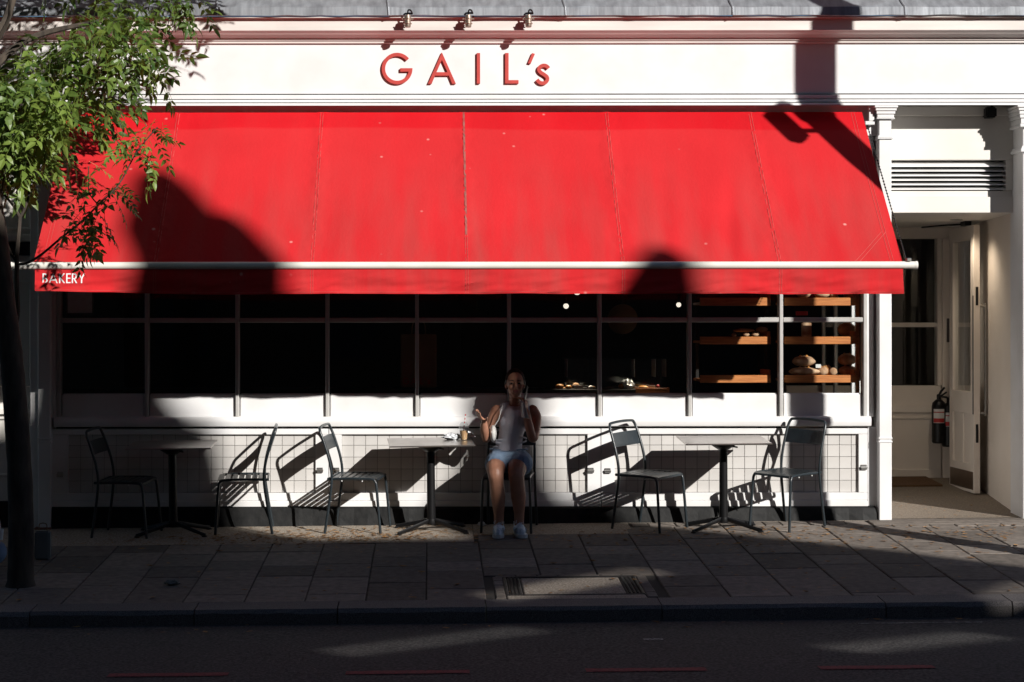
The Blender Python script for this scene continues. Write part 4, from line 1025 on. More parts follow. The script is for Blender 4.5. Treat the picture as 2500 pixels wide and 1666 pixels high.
for i, (x, y, a, lb) in enumerate(((-2.12, -.35, 1, 'dark square pedestal table in deep shade between the two leftmost chairs'), (.01, -.355, 3, 'dark square pedestal table with the iced coffee beside the woman'), (2.41, -.43, 0, 'empty sunlit square pedestal table below the bread shelves'))):
    t = tab0 if i == 0 else copy_tree(tab0)
    mtx = Matrix.Translation((x, y, G(x, y))) @ TILT @ Matrix.Rotation(R(a), 4, 'Z')
    t.location = mtx.to_translation(); t.rotation_euler = mtx.to_euler(); t['label'] = lb; t['category'] = 'table'; t['group'] = 'pedestal tables outside the bakery'

# ================================================================== PEOPLE
def grow(o, vox, it=4, fac=.5):
    m_ = o.modifiers.new('grow', 'REMESH'); m_.mode = 'VOXEL'; m_.voxel_size = vox; m_.use_smooth_shade = True
    s_ = o.modifiers.new('smooth', 'SMOOTH'); s_.iterations = it; s_.factor = fac
    return o
def limbt(mb, pts, rad, seg=12):
    p = cat_rom(pts, 6); n = len(p); rr = []
    for i in range(n):
        t = i / (n - 1) * (len(rad) - 1); k = min(int(t), len(rad) - 2); f = t - k
        a, b = rad[k], rad[k + 1]
        a = a if isinstance(a, tuple) else (a, a); b = b if isinstance(b, tuple) else (b, b)
        rr.append((a[0] + (b[0] - a[0]) * f, a[1] + (b[1] - a[1]) * f))
    mb.tube(p, rr, seg); mb.ball(p[0], min(rr[0]) * .98, 10, 8); mb.ball(p[-1], min(rr[-1]) * .98, 10, 8)
def hand(mb, wrist, d, palm_n, side, curl=.25, sz=1.0, spread=.12):
    """palm plus five fingers; d = direction of the fingers, palm_n = the way the palm faces, side = towards the thumb"""
    d = Vector(d).normalized(); palm_n = Vector(palm_n); palm_n = (palm_n - d * palm_n.dot(d)).normalized(); side = Vector(side); side = (side - d * side.dot(d) - palm_n * side.dot(palm_n)).normalized()
    w = Vector(wrist)
    for k in range(4):
        o = side * (.024 - .016 * k) * sz
        mb.tube([w + o * .75, w + d * .045 * sz + o, w + d * .084 * sz + o], [(.012 * sz, .012 * sz), (.0125 * sz, .0125 * sz), (.010 * sz, .010 * sz)], 8)
    ln = (.066, .074, .069, .053)
    for k in range(4):
        p = w + d * .084 * sz + side * (.024 - .016 * k) * sz; dd = (d + side * spread * (1.5 - k) * .6).normalized(); pts = [p]
        c = curl * (1 + .2 * k)
        for j, f in enumerate((.44, .31, .25)):
            dd = (dd * math.cos(c) + palm_n * math.sin(c)).normalized(); p = p + dd * ln[k] * f * sz; pts.append(p)
        mb.tube(pts, [.0086 * sz, .008 * sz, .0074 * sz, .006 * sz], 8)
        mb.ball(pts[-1], .006 * sz, 8, 6)
    p = w + d * .022 * sz + side * .024 * sz; dd = (d * .55 + side * .75 + palm_n * .25).normalized()
    pts = [p, p + dd * .036 * sz]; dd = (dd * .8 + d * .5 + palm_n * curl).normalized(); pts.append(pts[-1] + dd * .03 * sz); pts.append(pts[-1] + dd * .022 * sz)
    mb.tube(pts, [.013 * sz, .0105 * sz, .009 * sz, .007 * sz], 8); mb.ball(pts[-1], .007 * sz, 8, 6)

RT = Vector((.655, -.30, G(.655, -.30)))
pw = thing('person', 'woman in a pale sleeveless top and denim skirt sitting with a phone at her ear', 'person', RT + Vector((0, .035, .002)))
def W(x, y, z): return Vector((x, y, z)) - RT
mb = MB()
# torso, neck, head
mb.tube([W(.655, -.25, .53), W(.658, -.24, .66), W(.67, -.235, .76), W(.69, -.24, .86), W(.70, -.245, .94), W(.703, -.248, .985), W(.704, -.252, 1.015)],
        [(.150, .115), (.128, .098), (.120, .092), (.140, .104), (.148, .098), (.125, .080), (.06, .055)], 18)
limbt(mb, [W(.704, -.250, .99), W(.705, -.262, 1.05), W(.706, -.275, 1.11)], [.055, .047, .05], 12)
HC = W(.706, -.290, 1.19)
mb.ball(HC + Vector((0, .010, .022)), (.074, .092, .092), 20, 14)
mb.ball(HC + Vector((0, -.022, -.040)), (.060, .066, .078), 18, 12)
mb.ball(HC + Vector((0, -.058, -.092)), (.026, .024, .022), 12, 8)
mb.tube([HC + Vector((0, -.082, .012)), HC + Vector((0, -.098, -.014)), HC + Vector((0, -.104, -.026))], [.009, .012, .014], 8); mb.ball(HC + Vector((0, -.096, -.032)), (.017, .012, .010), 8, 6)
for s in (-1, 1):
    mb.ball(HC + Vector((s * .076, .012, -.012)), (.010, .020, .030), 8, 8)
    mb.ball(HC + Vector((s * .030, -.074, .020)), (.024, .012, .008), 8, 6)
    mb.ball(HC + Vector((s * .038, -.064, -.028)), (.024, .022, .024), 10, 8)
mb.ball(HC + Vector((0, -.084, -.058)), (.026, .012, .014), 8, 6)
# arms
limbt(mb, [W(.555, -.245, .965), W(.520, -.25, .90), W(.480, -.275, .765), W(.462, -.335, .742), W(.446, -.42, .82), W(.442, -.475, .888)], [.050, .046, .040, .036, .036, .025])
limbt(mb, [W(.852, -.245, .965), W(.882, -.26, .90), W(.862, -.37, .775), W(.842, -.41, .748), W(.812, -.40, .86), W(.797, -.365, .965)], [.050, .047, .041, .037, .036, .025])
hand(mb, W(.442, -.478, .892), (-.42, -.62, .42), (.15, -.35, .85), (.1, -.75, -.3), .20, 1.0, .2)
hand(mb, W(.796, -.362, .970), (-.10, .10, .95), (-.75, .35, .05), (-.35, -.85, .1), .75, 1.0, .05)
# legs
limbt(mb, [W(.580, -.25, .53), W(.552, -.45, .535), W(.532, -.63, .515), W(.530, -.70, .470), W(.538, -.695, .40), W(.550, -.675, .28), W(.556, -.66, .15), W(.556, -.65, .06)], [.092, .092, .078, .066, .060, .061, .042, .039], 14)
limbt(mb, [W(.735, -.25, .53), W(.735, -.45, .535), W(.708, -.62, .512), W(.697, -.69, .465), W(.703, -.69, .40), W(.715, -.675, .28), W(.722, -.66, .15), W(.722, -.65, .06)], [.094, .095, .080, .067, .061, .062, .042, .039], 14)
for kx_, ky, kz in ((.530, -.715, .490), (.696, -.705, .486)): mb.ball(W(kx_, ky, kz), (.050, .045, .052), 12, 8)
grow(mb.build('body', M['skin'], pw), .0055, 5)
# face and hair
for s in (-1, 1):
    mb = MB(); mb.ball(HC + Vector((s * .030, -.0775, .004)), (.012, .007, .0065), 10, 6); mb.build('eye', M['eye'], pw, True)
    mb = MB(); mb.tube([HC + Vector((s * .014, -.088, .026)), HC + Vector((s * .032, -.086, .031)), HC + Vector((s * .048, -.074, .025))], [.003, .004, .002], 6); mb.build('eyebrow', M['hair'], pw, True)
mb = MB(); mb.tube([HC + Vector((-.022, -.088, -.058)), HC + Vector((-.008, -.0955, -.055)), HC + Vector((0, -.0965, -.057)), HC + Vector((.008, -.0955, -.055)), HC + Vector((.022, -.088, -.058))], [.003, .006, .006, .006, .003], 8)
mb.tube([HC + Vector((-.018, -.089, -.064)), HC + Vector((0, -.0965, -.067)), HC + Vector((.018, -.089, -.064))], [.003, .0075, .003], 8); mb.build('mouth', M['lip'], pw, True)
mb = MB(); mb.ball(HC + Vector((0, .028, .036)), (.082, .092, .094), 20, 14); mb.ball(HC + Vector((0, .085, .03)), (.045, .04, .045), 12, 9)
mb.tube([HC + Vector((-.070, -.010, .04)), HC + Vector((-.077, .006, 0)), HC + Vector((-.066, .03, -.05))], [.014, .013, .010], 8); mb.tube([HC + Vector((.070, -.010, .04)), HC + Vector((.077, .006, 0)), HC + Vector((.066, .03, -.05))], [.014, .013, .010], 8)
grow(mb.build('hair', M['hair'], pw), .006, 4)
# top and skirt
mb = MB()
mb.tube([W(.652, -.25, .615), W(.656, -.245, .66), W(.668, -.24, .72), W(.675, -.24, .78), W(.69, -.245, .86), W(.70, -.250, .93), W(.703, -.250, .975), W(.704, -.250, 1.003)],
        [(.155, .125), (.143, .112), (.132, .102), (.132, .103), (.152, .117), (.152, .110), (.140, .088), (.095, .068)], 22)
for s in (-1, 1): mb.ball(W(.695 + s * .062, -.325, .875), (.058, .042, .055), 12, 9)
limbt(mb, [W(.60, -.25, .96), W(.625, -.25, 1.005), W(.655, -.25, 1.02)], [.045, .036, .028]); limbt(mb, [W(.805, -.25, .96), W(.782, -.25, 1.005), W(.752, -.25, 1.02)], [.045, .036, .028])
mb.tube([W(.655 + .062 * math.cos(a) + .049, -.255 + .05 * math.sin(a), 1.012 - .016 * max(0, -math.sin(a))) for a in [i * 2 * math.pi / 20 for i in range(21)]], .010, 8)
for k, z in enumerate((.655, .70, .735)):
    mb.tube([W(.66 + .14 * math.cos(a), -.245 + .108 * math.sin(a), z + .012 * math.sin(a * 2 + k * 1.7)) for a in [math.pi + i * math.pi / 10 for i in range(11)]], .009, 6)
grow(mb.build('sleeveless_top', M['knit'], pw), .006, 3)
mb = MB(); mb.ball(W(.655, -.245, .56), (.182, .150, .115), 20, 12)
limbt(mb, [W(.578, -.25, .54), W(.553, -.45, .545), W(.543, -.565, .540)], [.100, .101, .098], 16); limbt(mb, [W(.738, -.25, .54), W(.742, -.45, .545), W(.735, -.565, .540)], [.102, .103, .100], 16)
mb.bbox(*[v for v in (.475 - RT.x, .808 - RT.x, -.590 - RT.y, -.30 - RT.y, .515 - RT.z, .640 - RT.z)], .035, 3)
sk = grow(mb.build('denim_skirt', M['denim'], pw), .007, 4)
mb = MB(); mb.tube([W(.655, -.372, .655), W(.655, -.395, .63), W(.655, -.42, .645)], .004, 6); mb.tube([W(.655 + .150 * math.cos(a), -.245 + .128 * math.sin(a), .645) for a in [math.pi + i * math.pi / 14 for i in range(15)]], [(.007, .014)] * 15, 6); mb.build('waistband', M['denim'], sk)
# shoes
for (x, a) in ((.556, -4), (.722, 5)):
    z0 = G(x, -.74); mb = MB(); c, s = math.cos(R(a)), math.sin(R(a))
    def F(u, v, h): return Vector((x + v * c + u * s, -.655 - u * c + v * s, z0 + h)) - RT
    mb.tube([F(-.055, 0, .055), F(-.02, 0, .058), F(.06, 0, .055), F(.13, 0, .042), F(.185, 0, .034), F(.205, 0, .030)], [(.030, .04), (.036, .05), (.040, .046), (.045, .034), (.040, .024), (.022, .014)], 14)
    mb.tube([F(-.03, 0, .05), F(-.028, 0, .09), F(-.028, 0, .115)], [(.040, .04), (.040, .042), (.042, .044)], 14); mb.tube([F(.005, 0, .09), F(.02, 0, .125)], [(.028, .02), (.022, .012)], 10)
    sh = grow(mb.build('trainer', M['trainer'], pw), .005, 2)
    mb = MB(); pl = [(-.092, -.030), (-.098, 0), (-.092, .030), (-.02, .036), (.06, .040), (.13, .047), (.185, .042), (.212, .018), (.214, -.010), (.192, -.036), (.13, -.045), (.06, -.038), (-.02, -.034)]
    n = len(pl); mb.v = [tuple(F(u, v, .0)) for u, v in pl] + [tuple(F(u * 1.0, v * 1.06, .020)) for u, v in pl] + [tuple(F(u, v, .030)) for u, v in pl]
    mb.f = [tuple(range(n))[::-1], tuple(range(2 * n, 3 * n))] + [(q * n + i, q * n + (i + 1) % n, (q + 1) * n + (i + 1) % n, (q + 1) * n + i) for q in (0, 1) for i in range(n)]
    mb.build('sole', M['rubber'], sh)
    mb = MB()
    for i in range(6): u = .035 + i * .017; h = .103 - i * .0075; mb.tube([F(u, -.026, h - .012), F(u + .004, -.008, h), F(u + .012, .008, h), F(u + .014, .026, h - .014)], .0034, 6)
    mb.tube([F(.03, 0, .112), F(.02, .025, .130), F(.045, .032, .105), F(.03, 0, .112), F(.022, -.025, .132), F(.05, -.034, .104)], .003, 6)
    mb.build('laces', M['lace'], sh)
    for sd in (-1, 1):
        for i in range(4): mb = MB(); u = -.03 + i * .045; mb.tube([F(u, sd * .041, .035), F(u + .02, sd * .043, .06), F(u + .05, sd * .036, .072)], .004, 5); mb.build('side_stripe', M['rubber'], sh)
# things she carries
ph = thing('phone', 'dark mobile phone held to the ear of the seated woman', 'phone')
mb = MB(); mb.bbox(-.036, .036, -.004, .004, -.075, .075, .004, 2); o = mb.build('handset', M['blackmetal'], ph); ph.location = (.793, -.285, 1.105); ph.rotation_euler = (R(8), R(12), R(78))
nap = thing('paper_napkin', 'white paper napkin held in the phone hand of the woman', 'napkin')
mb = MB(); n = 6
for i in range(n + 1):
    for j in range(n + 1):
        u, v = i / n, j / n; mb.v.append((.752 + .06 * u * (.5 + .5 * v) - .012 * (1 - v) - .0 , -.415 + .014 * math.sin(u * 9 + v * 2), 1.045 - .125 * v - .012 * u * v))
for i in range(n):
    for j in range(n): q = i * (n + 1) + j; mb.f.append((q, q + 1, q + n + 2, q + n + 1))
nk = mb.build('sheet', M['paper'], nap); so = nk.modifiers.new('thick', 'SOLIDIFY'); so.thickness = .003
bagt = thing('shoulder_bag', 'small white shoulder bag hanging at the side of the seated woman', 'bag')
mb = MB(); mb.ball((.520, -.335, .785), (.030, .062, .062), 14, 10, lambda p, d: p * (1 + .12 * abs(d.z) ** 2)); mb.tube([(.505, -.39, .80), (.498, -.34, .76), (.505, -.29, .80)], .006, 6); grow(mb.build('pouch', M['leather'], bagt), .005, 3)
mb = MB(); mb.tube(cat_rom([(.525, -.36, .84), (.565, -.355, .90), (.585, -.335, .97), (.60, -.28, 1.01), (.60, -.23, 1.01)], 5), (.0042), 6); mb.build('strap', M['leather'], bagt, True)

# somebody sitting on the pavement at the left edge of the picture
R2 = Vector((-3.55, -1.80, G(-3.55, -1.80)))
p2 = thing('person', 'person in light blue jeans sitting on the pavement beyond the tree trunk', 'person', R2)
def V2(x, y, z): return Vector((x, y, z)) - R2
mb = MB()
mb.tube([V2(-3.55, -1.75, -.02), V2(-3.55, -1.73, .12), V2(-3.54, -1.74, .28), V2(-3.53, -1.76, .38), V2(-3.53, -1.77, .45)], [(.15, .12), (.14, .11), (.15, .11), (.13, .09), (.06, .06)], 16)
limbt(mb, [V2(-3.53, -1.77, .42), V2(-3.52, -1.79, .52)], [.05, .05]); mb.ball(V2(-3.51, -1.82, .63), (.075, .092, .115), 18, 12); mb.ball(V2(-3.51, -1.915, .62), (.014, .018, .02), 8, 6)
limbt(mb, [V2(-3.39, -1.77, .40), V2(-3.30, -1.80, .28), V2(-3.26, -1.86, .19), V2(-3.22, -1.97, .12)], [.046, .042, .036, .026]); limbt(mb, [V2(-3.67, -1.77, .40), V2(-3.76, -1.84, .22), V2(-3.66, -1.98, .10)], [.046, .038, .026])
hand(mb, V2(-3.222, -1.975, .115), (.3, -.8, .0), (0, -.2, -.9), (-.8, -.3, .1), .4); hand(mb, V2(-3.655, -1.985, .095), (.2, -.8, 0), (0, -.2, -.9), (.8, -.3, .1), .4)
limbt(mb, [V2(-3.49, -1.78, -.02), V2(-3.36, -1.90, .02), V2(-3.21, -1.98, .02), V2(-3.20, -2.02, -.02), V2(-3.28, -2.05, -.07), V2(-3.42, -2.08, -.09)], [.08, .075, .06, .055, .05, .04]); limbt(mb, [V2(-3.61, -1.78, -.02), V2(-3.76, -1.90, .02), V2(-3.88, -1.98, .01), V2(-3.75, -2.12, -.07), V2(-3.58, -2.14, -.09)], [.08, .075, .058, .05, .04])
for x, y in ((-3.46, -2.10), (-3.52, -2.16)): mb.ball(V2(x, y, -.10), (.09, .045, .04), 12, 8)
grow(mb.build('body', M['skin'], p2), .008, 4)
mb = MB(); mb.tube([V2(-3.55, -1.75, .03), V2(-3.55, -1.73, .14), V2(-3.54, -1.74, .28), V2(-3.53, -1.76, .38), V2(-3.53, -1.77, .43)], [(.165, .135), (.155, .125), (.165, .125), (.145, .105), (.075, .07)], 16)
limbt(mb, [V2(-3.39, -1.77, .40), V2(-3.30, -1.80, .28), V2(-3.255, -1.85, .20), V2(-3.235, -1.91, .16)], [.06, .056, .05, .045]); limbt(mb, [V2(-3.67, -1.77, .40), V2(-3.75, -1.83, .24)], [.06, .052]); grow(mb.build('shirt', M['pinkcloth'], p2), .008, 4)
mb = MB(); limbt(mb, [V2(-3.49, -1.78, -.01), V2(-3.36, -1.90, .02), V2(-3.21, -1.98, .02), V2(-3.20, -2.02, -.02), V2(-3.28, -2.05, -.07), V2(-3.40, -2.075, -.09)], [.092, .087, .072, .066, .06, .052]); limbt(mb, [V2(-3.61, -1.78, -.01), V2(-3.76, -1.90, .02), V2(-3.88, -1.98, .01), V2(-3.75, -2.12, -.07), V2(-3.60, -2.14, -.09)], [.092, .087, .07, .06, .05]); mb.ball(V2(-3.55, -1.76, -.01), (.17, .14, .11), 14, 10); grow(mb.build('jeans', M['denim'], p2), .008, 4)
mb = MB(); mb.ball(V2(-3.51, -1.80, .66), (.083, .094, .105), 16, 10); mb.build('hair', M['hair'], p2, True)
cp = thing('paper_cup', 'white paper cup in the hand of the person at the tree', 'cup', (-3.165, -2.05, .10)); mb = MB(); mb.lathe([(.022, 0), (.029, .075), (.031, .078), (.029, .080), (.027, .074), (.020, .006)], seg=18); mb.build('cup_wall', M['paper'], cp, True)
cb = thing('carrier_bag', 'pale grey carrier bag standing on the pavement right of the tree trunk', 'bag', (-2.955, -1.53, G(-2.955, -1.53)))
mb = MB(); mb.bbox(-.058, .058, -.04, .04, 0, .22, .012, 2); mb.build('bag_body', M['greybag'], cb); mb = MB(); mb.tube(cat_rom([(-.03, 0, .215), (-.025, 0, .27), (.025, 0, .27), (.03, 0, .215)], 4), .004, 6); mb.build('handle', M['brownpaper'], cb)

# ================================================================== ON THE MIDDLE TABLE
TT = Matrix.Translation((.01, -.355, G(.01, -.355))) @ TILT
def onT(x, y): p = TT @ Vector((x - .01, y + .355, .7405)); return p
q = onT(.286, -.27)
cup = thing('iced_coffee', 'iced coffee in a clear plastic cup with a domed lid and striped straw', 'drink', q)
mb = MB(); mb.lathe([(.026, .001), (.027, .004), (.0385, .098), (.041, .100), (.041, .104), (.037, .106), (.035, .130), (.024, .146), (.010, .150)], seg=24); mb.build('cup_and_lid', M['clearplastic'], cup, True)
mb = MB(); mb.lathe([(.0245, .003), (.0255, .006), (.0345, .076), (.033, .078)], seg=24); mb.build('coffee', M['coffee'], cup, True)
mb = MB(); mb.lathe([(.0405, .099), (.0425, .101), (.0425, .105), (.0405, .107)], seg=24); mb.build('lid_rim', M['filmy'], cup, True)
for i in range(10):
    a, b = i / 10, (i + 1) / 10; p0, p1 = Vector((-.004, .0, .06)), Vector((.014, 0, .215)); mb = MB(); mb.tube([p0.lerp(p1, a), p0.lerp(p1, b)], .0042, 8); mb.build('straw_band', M['extred' if i % 2 else 'paper'], cup, True)
def crumple(name, label, c, r, seed):
    t = thing(name, label, 'wrapper', c); mb = MB()
    mb.ball((0, 0, r[2] * .9), r, 26, 18, lambda p, d: Vector((p.x * (1 + .5 * noise.noise(d * 2.4 + Vector((seed, 0, 0)))), p.y * (1 + .5 * noise.noise(d * 3 + Vector((0, seed, 0)))), max(-r[2] * .88, p.z * (1 + .8 * noise.noise(d * 2.8 + Vector((0, 0, seed))) + .35 * noise.noise(d * 7))))))
    mb.build('film', M['greybag' if 'kerb' in label else 'filmy'], t); return t
crumple('plastic_wrapper', 'crumpled clear wrapper left of the iced coffee', onT(.19, -.22), (.075, .045, .026), 3)
crumple('plastic_wrapper', 'crumpled clear wrapper right of the iced coffee', onT(.315, -.19), (.06, .04, .03), 8)
p_ = at(420, 1443, -2.62); crumple('litter', 'scrap of grey plastic on the dark paving towards the kerb', (p_.x, -2.62, G(p_.x, -2.62)), (.05, .035, .018), 5)
p_ = at(1178, 1276, -.18); crumple('litter', 'white scrap by the foot of the chair the woman sits on', (.43, -.12, G(.43, -.12)), (.03, .02, .018), 6)

# ================================================================== FIRE EXTINGUISHERS
def exting(loc, label):
    t = thing('fire_extinguisher', label, 'fire extinguisher', loc, group='fire extinguishers in the entrance')
    mb = MB(); mb.lathe([(.055, .0), (.066, .012), (.067, .06), (.067, .36), (.060, .395), (.035, .42), (.022, .428)], seg=24); mb.build('cylinder', M['blackmetal'], t, True)
    mb = MB(); mb.lathe([(.020, .428), (.020, .47), (.012, .478)], seg=14); mb.tube([(0, 0, .465), (.02, -.02, .51), (.05, -.03, .545)], [.010, .012, .010], 8); mb.tube([(0, 0, .45), (.03, -.02, .47), (.07, -.03, .50)], .008, 8); mb.build('valve', M['blackmetal'], t, True)
    mb = MB(); n = 10
    for i in range(n + 1):
        a = R(-150 + 95 * i / n)
        for z in (.20, .335): mb.v.append((.0685 * math.cos(a), .0685 * math.sin(a), z))
    for i in range(n): mb.f.append((2 * i, 2 * i + 2, 2 * i + 3, 2 * i + 1))
    lab = mb.build('label_sheet', M['paper'], t)
    for z0_, z1_ in ((.205, .245), (.30, .31)):
        mb = MB(); o = 0
        for i in range(n + 1):
            a = R(-148 + 91 * i / n)
            for z in (z0_, z1_): mb.v.append((.0692 * math.cos(a), .0692 * math.sin(a), z))
        for i in range(n): mb.f.append((o + 2 * i, o + 2 * i + 2, o + 2 * i + 3, o + 2 * i + 1))
        mb.build('red_band', M['extred'], lab)
    mb = MB(); mb.tube(cat_rom([(.02, -.01, .455), (.08, -.02, .44), (.10, -.01, .36), (.082, 0, .20), (.078, 0, .12)], 5), .011, 8); mb.build('hose', M['blackmetal'], t, True)
    bx('wall_bracket', 'steel', t, -.03, .03, .066, .14, .30, .33)
    return t
exting((X_(2293, 2.42), 2.44, Z_(1084, 2.42)), 'black fire extinguisher with a white and red label hanging left of the open door')
exting((X_(2316, 2.46), 2.46, Z_(1092, 2.46)), 'fire extinguisher half hidden by the edge of the open door')

# ================================================================== INSIDE THE WINDOW
YR = .136
def rack(x0, x1, ups, label):
    t = thing('bread_rack', label, 'shelf', group='bread racks in the window')
    for a, b in ((728, 747.5), (823, 841.5), (917, 935.5)):
        zt, zb = Z_(a, YR), Z_(b, YR)
        bx('front_board', 'wood', t, x0, x1, YR, YR + .02, zb, zt); bx('shelf_board', 'wood', t, x0, x1, YR + .021, YR + .42, zb + .01, zb + .03)
        bx('end_board', 'wood', t, x1 - .02, x1, YR + .022, YR + .42, zb + .031, zt + .045)
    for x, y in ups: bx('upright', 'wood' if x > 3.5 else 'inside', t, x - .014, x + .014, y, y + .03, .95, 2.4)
    return t
rack(2.30, X_(1882, YR), [(2.33, .52), (2.93, .52)], 'wooden bread rack with baguettes in the second window bay from the right')
rack(3.02, X_(2091, YR), [(3.06, .52), (X_(2094, .2), .19)], 'wooden bread rack with round loaves in the rightmost window bay')
bx('bake_counter', 'inside', None, 3.655, 3.715, .22, .24, 1.2, 2.4).name = 'dark_post'
tag(bpy.data.objects['dark_post'], 'dark upright post beside the rightmost bread rack', 'post')
def loaf(px, py_bot, wpx, hpx, Y, label, name='bread_loaf', m='crust', yaw=0, dep=None, seed=0, cat='bread', group='loaves on the bread racks'):
    k = (DCAM + Y) / FPX; wd, h = wpx * k / 2, hpx * k / 2
    t = thing(name, label, cat, (X_(px, Y), Y, Z_(py_bot, Y)), group=group); t.rotation_euler = (0, 0, R(yaw))
    mb = MB(); dep = dep or wd * .75
    mb.ball((0, 0, h), (wd, dep, h), 24, 16, lambda p, d: Vector((p.x * (1 + .10 * noise.noise(d * 2 + Vector((seed, 0, 0)))), p.y, max(-h * .93, p.z * (1 + .16 * noise.noise(d * 2.5 + Vector((0, seed, 0))))) + .06 * h * noise.noise(d * 6 + Vector((seed, seed, 0))))))
    mb.build('crumb_body', M[m], t, True)
    if name == 'bread_loaf' and wpx > 20:
        mb = MB(); 
        for s in (-.3, .25): mb.tube([(wd * (s - .22), -dep * .55, h * 1.72), (wd * s, -dep * .1, h * 2.0), (wd * (s + .2), dep * .3, h * 1.86)], [.002, .010, .002], 6)
        mb.build('crust_ear', M['bun'], t, True)
    return t
Yl = YR + .10
loaf(1964, 918, 76, 20, Yl, 'long floury loaf lying at the bottom left of the rightmost rack', seed=1)
loaf(1962, 896, 56, 26, Yl + .02, 'big floury loaf resting on top of the long loaf', seed=2)
loaf(2008, 918, 28, 22, Yl - .01, 'pale floury loaf end right of the long loaf', seed=3)
loaf(2034, 918, 20, 19, Yl - .02, 'pointed pale bread piece at the centre of the bottom shelf', seed=4)
loaf(2020, 918, 22, 24, Yl + .12, 'brown loaf behind the two pale bread pieces', seed=9, m='bun')
loaf(2070, 918, 46, 24, Yl + .12, 'round loaf in shade at the bottom right of the rack', seed=5)
loaf(2068, 893, 46, 28, Yl + .13, 'round loaf in shade resting on another round loaf', seed=6)
loaf(2068, 823, 46, 34, Yl + .12, 'dark round loaf on the middle shelf of the rightmost rack', m='bun', seed=7)
loaf(1962, 729, 34, 20, Yl, 'wrapped loaf on the top shelf, left end', seed=8)
loaf(2007, 729, 38, 20, Yl, 'floury loaf on the top shelf, middle', seed=10)
loaf(2036, 729, 22, 18, Yl + .08, 'brown loaf on the top shelf, right end', seed=11)
loaf(1816, 812, 52, 9, Yl + .03, 'floury baguette lying on two rolls in the left rack', name='baguette', yaw=-6, dep=.03, seed=12)
loaf(1860, 812, 28, 13, Yl + .02, 'short baguette end beside the left rack end board', name='baguette', dep=.05, seed=13)
loaf(1822, 823, 16, 11, Yl - .02, 'small pale roll left of its twin under the baguette', name='bread_roll', seed=14)
loaf(1844, 823, 18, 12, Yl - .02, 'small pale roll right of its twin under the baguette', name='bread_roll', seed=15)
loaf(1792, 823, 12, 9, Yl - .02, 'small pale roll at the shaded end of the left rack', name='bread_roll', seed=16)
pk = thing('flatbread_pack', 'tall pale flatbread sheet standing on the middle shelf', 'bread'); bx('sheet', 'crust', pk, X_(1958, Yl), X_(1981, Yl), Yl, Yl + .03, Z_(822.5, Yl), Z_(789, Yl), .004)
def card(px, py, wpx, hpx, Y, label, lean=8):
    k = (DCAM + Y) / FPX; t = thing('price_card', label, 'card', (X_(px, Y), Y, Z_(py + hpx / 2, Y)), group='white price cards in the window'); t.rotation_euler = (R(-lean), 0, R(rng.uniform(-8, 8)))
    mb = MB(); mb.bbox(-wpx * k / 2, wpx * k / 2, -.001, .001, 0, hpx * k, .0006); mb.build('card_face', M['paper'], t); return t
card(1998, 895, 13, 9, Yl - .06, 'white price card between the stacked loaves and the loaf end')
# pastry counter
YC = .50; zc = Z_(951, YC)
cn = thing('pastry_counter', 'dark pastry counter just inside the window', 'counter')
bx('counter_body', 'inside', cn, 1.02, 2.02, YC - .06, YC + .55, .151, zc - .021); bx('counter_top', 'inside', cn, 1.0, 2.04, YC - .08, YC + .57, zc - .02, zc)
def pastry(px, wpx, hpx, label, m='bun', py=951, dy=0, name='bun'): return loaf(px, py, wpx, hpx, YC + .02 + dy, label, name=name, m=m, seed=px, cat='pastry', group='pastries on the counter')
pastry(1366, 21, 13, 'golden round bun at the left end of the pastry counter'); pastry(1388, 16, 10, 'golden bun second from the left on the counter')
pastry(1406, 18, 16, 'pale topped pastry behind the price cards', 'crust', dy=.12); pastry(1376, 12, 5, 'flat pastry between the two golden buns', dy=.1)
pastry(1442, 12, 9, 'sugared pastry left of the window post', 'paper'); pastry(1449, 10, 8, 'sugared pastry nearest the window post', 'crust', dy=.03)
card(1404, 946, 7, 9, YC - .03, 'narrow white price card beside the pale pastry'); card(1416, 946, 14, 9, YC - .03, 'wide white price card in front of the pale pastry'); card(1428, 949, 9, 4, YC - .03, 'small flat price card by the sugared pastries')
crumple('wrapped_sandwich', 'film wrapped sandwich behind the window post on the counter', (X_(1532, YC), YC + .02, zc), (.055, .05, .045), 14)
loaf(1517, 951, 14, 14, YC, 'glazed roll beside the wrapped sandwich', name='bun', m='bun', cat='pastry', group='pastries on the counter')
card(1555, 948, 11, 8, YC - .05, 'white price card left of the dark pastries'); card(1591, 946, 17, 8, YC - .05, 'white price card above the wooden crate')
pastry(1570, 26, 9, 'dark brown pastry between two price cards', dy=.08); loaf(1606, 948, 9, 8, YC, 'small red packet by the wooden crate', name='red_packet', m='extred', cat='packet', group=None)
cr = thing('wooden_crate', 'small wooden crate at the right end of the pastry counter', 'crate'); zz = zc
for a, b in ((Z_(955, YC - .1), Z_(948, YC - .1)), (Z_(961, YC - .1), Z_(955.8, YC - .1))):
    bx('slat', 'wood', cr, X_(1552, YC - .1), X_(1630, YC - .1), YC - .1, YC - .09, a, b); bx('slat', 'wood', cr, X_(1628, YC - .1) + .001, X_(1630, YC - .1) + .012, YC - .088, YC - .0805, a, b)
bx('corner_post', 'wood', cr, X_(1628, YC - .1) + .002, X_(1631, YC - .1) + .012, YC - .104, YC - .089, Z_(961, YC - .1), Z_(947, YC - .1))
